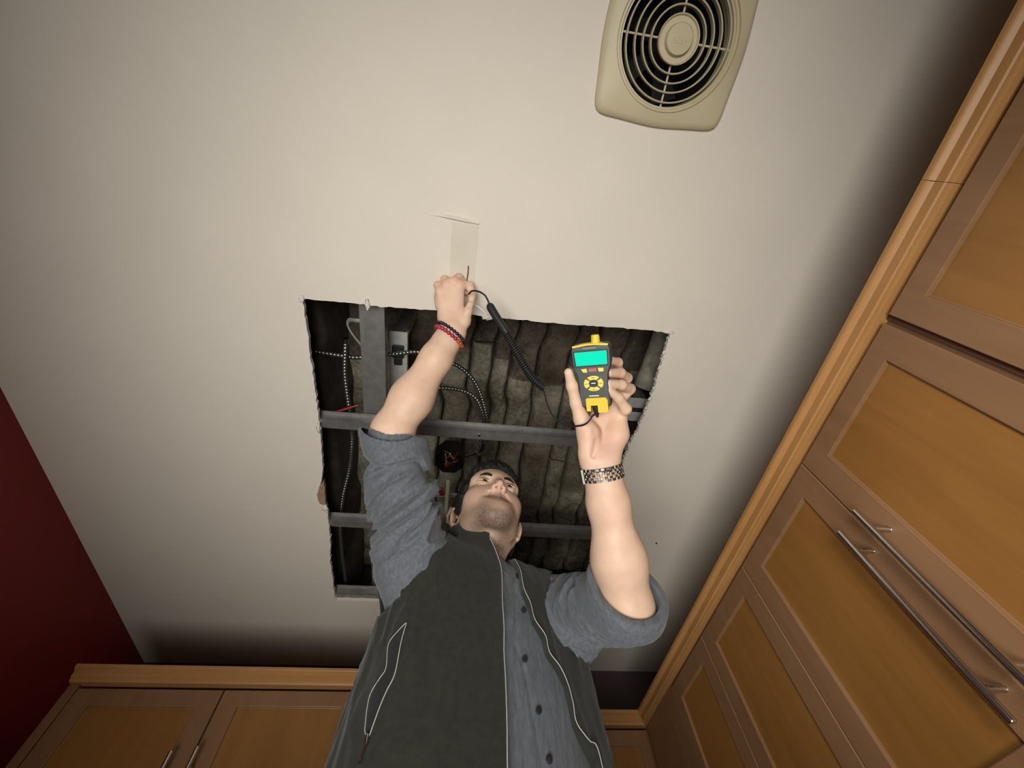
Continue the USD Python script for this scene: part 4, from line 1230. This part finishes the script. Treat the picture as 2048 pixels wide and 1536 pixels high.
obj("zip_slider", cat_mesh([tube([sl0, (sl0 + sl1) / 2, sl1], [0.0045, 0.0055, 0.004], 10, flat=0.6), tube(smooth_path([sl1, (sl1 + sl2) / 2, sl2], 12), [0.0015] * 9 + [0.002] * 3, 8)]), "steel", vest, smooth=40)

# trousers, shoes and the step ladder he stands on (below the picture's edge)
TV = Vol(np.arange(-0.18, 0.30, 0.005), np.arange(0.78, 1.10, 0.005), np.arange(-0.78, 0.03, 0.005))
LEG = []
for s in (-1, 1):
    hip, knee, ank = body_pt(s * 0.095, 0.0, -0.06), body_pt(s * 0.105, 0.02, -0.40), body_pt(s * 0.11, -0.01, -0.735)
    LEG.append(ank)
    TV.put(*cone(hip, knee, 0.095, 0.075), k=0.03); TV.put(*cone(knee, ank, 0.075, 0.062), k=0.03)
TV.put(lambda x, y, z: smax(torso(x, y, z) - 0.004, np.maximum(z - 0.0, -0.16 - z), 0.01), (-0.18, 0.78, -0.17), (0.30, 1.10, 0.03), k=0.04)
TV.put(lambda x, y, z: z + 0.0 * x + 0.0 * y + 0.745, (-0.2, 0.7, -0.8), (0.3, 1.1, -0.745), sub=True)
obj("trousers", TV.mesh(), "trousers_dark", man, smooth=True)
for a in LEG:
    sv = Vol(np.arange(a[0] - 0.13, a[0] + 0.13, 0.004), np.arange(a[1] - 0.26, a[1] + 0.14, 0.004), np.arange(-0.82, -0.66, 0.004))
    sv.put(*cone(a + (0, 0, -0.02), a + TF * 0.02 + (0, 0, 0.03), 0.044, 0.046), k=0.02)
    sv.put(*cone(a - TF * 0.05 + (0, 0, -0.032), a + TF * 0.13 + (0, 0, -0.034), 0.038, 0.036), k=0.03)
    sv.put(lambda x, y, z: np.maximum(z + 0.798, -1e9) + 0.0 * x + 0.0 * y, (a[0] - 0.2, a[1] - 0.3, -0.83), (a[0] + 0.2, a[1] + 0.2, -0.798), sub=True)
    obj("shoe", sv.mesh(), "rubber_black", man, smooth=True)
ZL = -0.80
lad = thing("step_ladder", "aluminium step ladder under the man's feet", "ladder", (0.06, 1.0, -CZ))
for k in range(3):
    zt_ = -CZ + 0.28 * (k + 1); yc = 0.72 + 0.10 * (k + 1) - 0.10
    d_ = 0.17 if k == 2 else 0.06
    obj("step", box((-0.20, yc - 0.06, zt_ - 0.028), (0.32, yc + d_, zt_ - 0.0005 if k < 2 else ZL), 0.004), "galvanized_light", lad)
for xx in (-0.215, 0.320):
    obj("rail", loops([np.array([(xx, 0.60 + q, -CZ), (xx + 0.015, 0.60 + q, -CZ), (xx + 0.015, 0.66 + q, -CZ), (xx, 0.66 + q, -CZ)]) if z < -1.5 else np.array([(xx, 0.87, z), (xx + 0.015, 0.87, z), (xx + 0.015, 0.93, z), (xx, 0.93, z)]) for z, q in ((-CZ, 0), (ZL - 0.01, 0))]), "galvanized_light", lad)
    obj("rear_leg", loops([np.array([(xx, 1.30, -CZ), (xx + 0.015, 1.30, -CZ), (xx + 0.015, 1.34, -CZ), (xx, 1.34, -CZ)]), np.array([(xx, 1.02, ZL - 0.01), (xx + 0.015, 1.02, ZL - 0.01), (xx + 0.015, 1.06, ZL - 0.01), (xx, 1.06, ZL - 0.01)])]), "galvanized_light", lad)

# ------------------------------------------------------------------ things he wears and holds
def wrist_ring(c, axis, rx, ry, n, tilt=0.0):
    a = axis / np.linalg.norm(axis)
    s = np.cross(a, R[:, 2]); s /= np.linalg.norm(s)
    n2 = np.cross(s, a)
    th = np.linspace(0, 2 * np.pi, n, endpoint=False)
    return [c + s * math.cos(t) * rx + n2 * math.sin(t) * ry + a * tilt * math.cos(t) for t in th], s, n2, a


plain("bead_navy", (0.022, 0.016, 0.030), 0.25, 0.3, 300)
plain("bead_red", (0.34, 0.028, 0.060), 0.3, 0.25, 200)
plain("bead_orange", (0.40, 0.075, 0.020), 0.3, 0.25, 200)
plain("bead_gold", (0.75, 0.55, 0.25), 0.25, 0.1, 200, metal=1.0)
fA = WRR - ELR
for nm, t, m_, rb, lab, nb in (("beaded_bracelet", 0.985, "bead_navy", 0.0046, "dark navy bead bracelet on the raised wrist, nearer the hand", 28), ("beaded_bracelet", 0.942, "bead_red", 0.0054, "crimson and orange bead bracelet on the raised wrist, below the navy one", 24)):
    c = ELR + fA * t
    pts, s_, n2_, a_ = wrist_ring(c, fA, 0.0405, 0.0355, nb, 0.006)
    br_ = thing(nm, lab, "bracelet", c)
    for i, p in enumerate(pts):
        mm = m_
        if m_ == "bead_red":
            side = (p - c) @ s_
            mm = "bead_orange" if side < -0.026 else "bead_red"
            if side == min((q - c) @ s_ for q in pts):
                mm = "bead_gold"
        b_ = trimesh.creation.icosphere(2, rb); b_.apply_translation(p)
        obj("bead", b_, mm, br_, smooth=True)
    obj("thread", tube(np.vstack([pts, pts[:1]]), 0.0008, 5, cap=False), "rubber_black", br_)

plain("meter_black", (0.020, 0.020, 0.022), 0.5, 0.1, 60)
plain("watch_steel", (0.20, 0.185, 0.165), 0.42, 0.08, 200, metal=1.0)
fB = WRL - ELL
cw = ELL + fB * 0.93
wt = thing("wristwatch", "steel link-bracelet wristwatch on the wrist below the meter", "watch", cw)
NR = 26
pts, s_, n2_, a_ = wrist_ring(cw, fB, 0.0385, 0.0335, NR)
for i in range(NR):
    p, q = pts[i], pts[(i + 1) % NR]
    tan = (pts[(i + 1) % NR] - pts[i - 1]); tan /= np.linalg.norm(tan)
    out = p - cw; out -= a_ * (out @ a_); out /= np.linalg.norm(out)
    front = -(out @ R[:, 2])
    if front < -0.80:
        continue
    for j in range(5):
        w_ = 0.0056 if j in (0, 4) else 0.0046
        off = (j - 2) * 0.0053
        shift = 0.5 * np.linalg.norm(q - p) if j % 2 else 0.0
        l_ = np.linalg.norm(q - p) * (0.90 if j in (0, 4) else 0.72)
        bb = trimesh.creation.box(extents=(l_, w_ * 0.94, 0.0032))
        bb = trimesh.convex.convex_hull(np.vstack([bb.vertices * (1, 1, 0.3), bb.vertices * (0.75, 0.8, 1.0)]))
        M = np.eye(4); M[:3, :3] = np.stack([tan, np.cross(out, tan), out], 1); M[:3, 3] = p + tan * shift + a_ * off * 1.0
        bb.apply_transform(M)
        obj("link", bb, "watch_steel", wt)
obj("band_backing", loops([np.array([cw + (p - cw) * k + a_ * o for p in pts]) for k, o in ((0.93, -0.0125), (0.97, -0.0125), (0.97, 0.0125), (0.93, 0.0125), (0.93, -0.0125))], False, False), "meter_black", wt)
# the head of the watch, on the back of the wrist
oc = cw + R[:, 2] * 0.036 - a_ * ((R[:, 2] * 0.036) @ a_)
on = oc - cw; on /= np.linalg.norm(on)
obj("case", tube([oc - on * 0.003, oc - on * 0.002, oc + on * 0.006, oc + on * 0.0075], [0.0185, 0.0195, 0.0195, 0.0175], 32), "watch_steel", wt, smooth=40)
obj("dial", tube([oc + on * 0.0074, oc + on * 0.0079], [0.0165, 0.0165], 32), "black_plastic", wt)
qc = cw + s_ * 0.0405
obj("clasp", loops([np.array([qc + n2_ * u * 0.016 + a_ * v * 0.0135 + s_ * o for u, v in ((-1, -1), (1, -1), (1, 1), (-1, 1))]) for o in (-0.002, 0.0012, 0.002)]), "watch_steel", wt)

# ---- hand-held meter
mc = (at(1180, 690, 0.772) + at(1190, 815, 0.790)) / 2
my = at(1179, 690, 0.772) - at(1191, 815, 0.792); ML = np.linalg.norm(my); my /= ML
mz = -mc / np.linalg.norm(mc) + R[:, 0] * -0.16
mz -= my * (mz @ my); mz /= np.linalg.norm(mz)
mx = np.cross(my, mz)
SC = ML / 0.150


def md(x, y, z):
    return mc + (mx * x + my * y + mz * z) * SC


def prism(outline, levels):
    """Stacked outlines (scale about the centre line, z)."""
    o = np.asarray(outline, float); c = o.mean(0)
    return loops([np.array([md(*(c + (q - c) * s + 0.0), z) for q in o]) for s, z in levels])


def rounded(poly, r):
    return np.array(Polygon(poly).buffer(-r).buffer(r, 5).exterior.coords)[:-1]


plain("meter_grey", (0.055, 0.060, 0.058), 0.5, 0.1, 60)
plain("meter_yellow", (0.72, 0.50, 0.035), 0.4, 0.05, 60)
plain("key_yellow", (0.72, 0.58, 0.10), 0.45, 0.05, 60)
plain("plate_dull", (0.22, 0.19, 0.09), 0.5, 0.1, 60)
plain("key_red", (0.36, 0.10, 0.11), 0.45, 0.1, 60)
plain("print_white", (0.7, 0.7, 0.68), 0.6, 0.03, 60)
mat("screen_teal", {"p": ("principled_bsdf", {"base_color": (0.0, 0.03, 0.02), "roughness": 0.7, "specular_ior_level": 0.1, "emission_color": (0.0, 0.87, 0.56), "emission_strength": 1.0})}, [])
mt = thing("handheld_meter", "yellow and grey handheld meter with a glowing teal screen", "meter", md(0, -0.08, 0))
ol = rounded([(-0.045, 0.066), (-0.040, 0.075), (0.040, 0.075), (0.045, 0.066), (0.0445, 0.030), (0.036, 0.004), (0.034, -0.020), (0.036, -0.074), (-0.036, -0.074), (-0.034, -0.020), (-0.036, 0.004), (-0.0445, 0.030)], 0.004)
obj("body", prism(ol, [(0.93, -0.036), (1.0, -0.030), (1.0, -0.012), (1.0, -0.004), (0.965, -0.001), (0.94, 0.0)]), "meter_grey", mt, smooth=40)
obj("back_shell", prism(ol, [(0.94, -0.040), (1.02, -0.034), (1.025, -0.014), (1.0, -0.012)]), "meter_black", mt, smooth=40)
arc = [(x, 0.0745 + 0.0035 * (1 - (x / 0.042) ** 2)) for x in np.linspace(-0.042, 0.042, 13)]
obj("top_rim", prism(np.array(arc + [(x, y - 0.0042) for x, y in arc[::-1]]), [(0.98, -0.034), (1.0, -0.030), (1.0, -0.0015), (0.985, 0.0)]), "meter_yellow", mt, smooth=40)
ant = [md(0.012, 0.075, -0.016), md(0.0125, 0.092, -0.016), md(0.0125, 0.0955, -0.016), md(0.0125, 0.0965, -0.016)]
obj("antenna", tube(ant, np.array([0.0105, 0.0100, 0.0090, 0.0065]) * SC, 20), "meter_yellow", mt, smooth=40)
obj("screen_bezel", prism(rounded([(-0.0405, 0.063), (0.0405, 0.063), (0.0385, 0.024), (-0.0385, 0.024)], 0.003), [(1.0, -0.001), (1.0, 0.0008), (0.98, 0.0012)]), "meter_black", mt)
obj("screen", prism(rounded([(-0.0375, 0.0595), (0.0375, 0.0595), (0.0368, 0.0275), (-0.0355, 0.0275)], 0.0015), [(1.0, 0.0005), (1.0, 0.0018)]), "screen_teal", mt, label="blank teal screen, lit from behind")
obj("name_plate", prism(rounded([(-0.018, 0.0695), (0.014, 0.0695), (0.014, 0.0660), (-0.018, 0.0660)], 0.001), [(1.0, -0.0005), (0.97, 0.0008)]), "plate_dull", mt)


def key(poly, m_, name="key", lab=None):
    return obj(name, prism(rounded(poly, 0.0012), [(1.02, -0.001), (1.0, 0.0012), (0.9, 0.0022)]), m_, mt, smooth=40, label=lab)


key([(-0.0265, 0.0195), (-0.012, 0.0205), (-0.0105, 0.0105), (-0.0205, 0.0105)], "key_yellow")
key([(0.0135, 0.0205), (0.0275, 0.0195), (0.0270, 0.0105), (0.0155, 0.0105)], "key_yellow")
key([(-0.0085, 0.0205), (0.0115, 0.0205), (0.0115, 0.0115), (-0.0085, 0.0115)], "key_red", lab="red key between the yellow keys")
kc = np.array([0.001, -0.0165])
for k in range(4):
    a0 = k * np.pi / 2 + np.pi / 4 + 0.10
    ts = np.linspace(a0, a0 + np.pi / 2 - 0.20, 9)
    po = [tuple(kc + np.array([0.0232 * math.cos(t), 0.0185 * math.sin(t)])) for t in ts] + [tuple(kc + np.array([0.0110 * math.cos(t), 0.0092 * math.sin(t)])) for t in ts[::-1]]
    key(po, "key_yellow")
key([tuple(kc + (x, y)) for x, y in ((-0.0075, 0.006), (0.0075, 0.006), (0.0075, -0.006), (-0.0075, -0.006))], "meter_black")
for yy, xx, ww in ((kc[1] + 0.0008, 0.001, 0.005),):
    obj("key_print", prism([(xx - ww, yy - 0.0011), (xx + ww, yy - 0.0011), (xx + ww, yy + 0.0011), (xx - ww, yy + 0.0011)], [(1, 0.0018), (1, 0.0024)]), "print_white", mt)
for a, b in (((-0.004, 0.0), (0.004, 0.0)),):
    for cx, cy in ((kc[0], kc[1] + 0.0140), (kc[0], kc[1] - 0.0140), (kc[0] - 0.0172, kc[1]), (kc[0] + 0.0172, kc[1])):
        obj("key_mark", prism([(cx - 0.0035, cy - 0.0005), (cx + 0.0035, cy - 0.0005), (cx + 0.0035, cy + 0.0005), (cx - 0.0035, cy + 0.0005)], [(1, 0.0018), (1, 0.0025)]), "meter_black", mt)
obj("print_line", prism([(-0.012, -0.0475), (0.011, -0.0475), (0.011, -0.0452), (-0.012, -0.0452)], [(1, -0.0002), (1, 0.0006)]), "print_white", mt)
boot = rounded([(-0.021, -0.052), (-0.0165, -0.0505), (0.026, -0.0505), (0.0305, -0.057), (0.0305, -0.083), (0.026, -0.087), (0.006, -0.087), (0.006, -0.069), (-0.0105, -0.069), (-0.0105, -0.083), (-0.021, -0.083)], 0.0015)
def boot_prism():
    lv = [(-0.030, 0.0), (-0.002, 0.0), (0.003, 0.0), (0.0045, 0.0015)]
    out = []
    for z, inset in lv:
        g = np.array(boot)
        c = g.mean(0)
        out.append(np.array([md(*(c + (q - c) * (1 - inset * 12)), z) for q in g]))
    n = len(boot)
    side = []
    v = np.vstack(out); f = []
    k = np.arange(n); k2 = (k + 1) % n
    for i in range(len(out) - 1):
        a, b = i * n + k, i * n + k2
        f += [np.stack([a, b, b + n], 1), np.stack([a, b + n, a + n], 1)]
    tri = trimesh.creation.triangulate_polygon(Polygon(boot), engine="earcut")
    tv, tf = np.asarray(tri[0]), np.asarray(tri[1])
    idx = np.array([np.argmin(((np.array(boot) - p) ** 2).sum(1)) for p in tv])
    f += [idx[tf] + (len(out) - 1) * n, idx[tf][:, ::-1]]
    m = trimesh.Trimesh(v, np.vstack(f), process=False); trimesh.repair.fix_normals(m)
    return m
obj("boot", boot_prism(), "meter_yellow", mt, smooth=40, label="yellow end piece with a notch for the cable")
obj("cable_plug", cat_mesh([tube([md(-0.002, -0.066, -0.010), md(-0.001, -0.082, -0.010), md(0.0, -0.094, -0.011), md(0.001, -0.102, -0.012)], np.array([0.0072, 0.0070, 0.0055, 0.0030]) * SC, 14)]), "rubber_black", mt, smooth=40)

# ---- coiled lead between the probe in his raised hand and the meter
cdp = thing("probe_lead", "black coiled lead hanging from the raised fist towards the meter", "lead", at(1030, 690, 1.0))
thin = [at(938, 588, 1.045), at(944, 582, 1.03), at(957, 583, 1.02), at(970, 591, 1.015), at(978, 606, 1.015), at(980, 613, 1.015)]
obj("probe_wire", tube(smooth_path(thin, 40), 0.0022, 8), "rubber_black", cdp, smooth=True)
sl_ = smooth_path([at(979, 608, 1.015), at(983, 618, 1.012), at(1000, 645, 1.005), at(1015, 668, 1.0)], 20)
obj("sleeve", tube(sl_, np.interp(np.linspace(0, 1, 20), [0, 0.06, 0.12, 0.9, 1], [0.006, 0.0098, 0.0100, 0.0092, 0.006]), 16), "rubber_black", cdp, smooth=40)
core = smooth_path([at(998, 642, 1.006), at(1018, 676, 1.0), at(1040, 716, 0.99), at(1062, 752, 0.98), at(1088, 776, 0.97)], 700)
tt = np.gradient(core, axis=0); tt /= np.linalg.norm(tt, axis=1, keepdims=True)
uu_ = np.cross(tt, [0.3, 1, 0.2]); uu_ /= np.linalg.norm(uu_, axis=1, keepdims=True); vv_ = np.cross(tt, uu_)
Lc = np.linalg.norm(np.diff(core, axis=0), axis=1).sum()
ph = np.linspace(0, 2 * np.pi * Lc / 0.0058, 700)
rad = np.interp(np.linspace(0, 1, 700), [0, 0.9, 1], [0.0068, 0.0080, 0.0070])
obj("coil", tube(core + rad[:, None] * (np.cos(ph)[:, None] * uu_ + np.sin(ph)[:, None] * vv_), 0.0025, 7), "rubber_black", cdp, smooth=True)
tail = [at(1086, 775, 0.97), at(1090, 790, 0.95), at(1096, 812, 0.92), at(1108, 834, 0.88), at(1130, 849, 0.84), at(1155, 852, 0.80), at(1174, 846, 0.775), at(1187, 830, 0.775), md(0.001, -0.100, -0.012)]
obj("tail", tube(smooth_path(tail, 90), 0.0017, 8), "rubber_black", cdp, smooth=True)
tape_curl = [at(949, 610, 1.10), at(957, 614, 1.095), at(966, 622, 1.09), at(973, 632, 1.085)]
obj("paper_strip", tube(smooth_path(tape_curl, 14), 0.0022, 6, flat=0.35), "gypsum", ceiling, smooth=True)
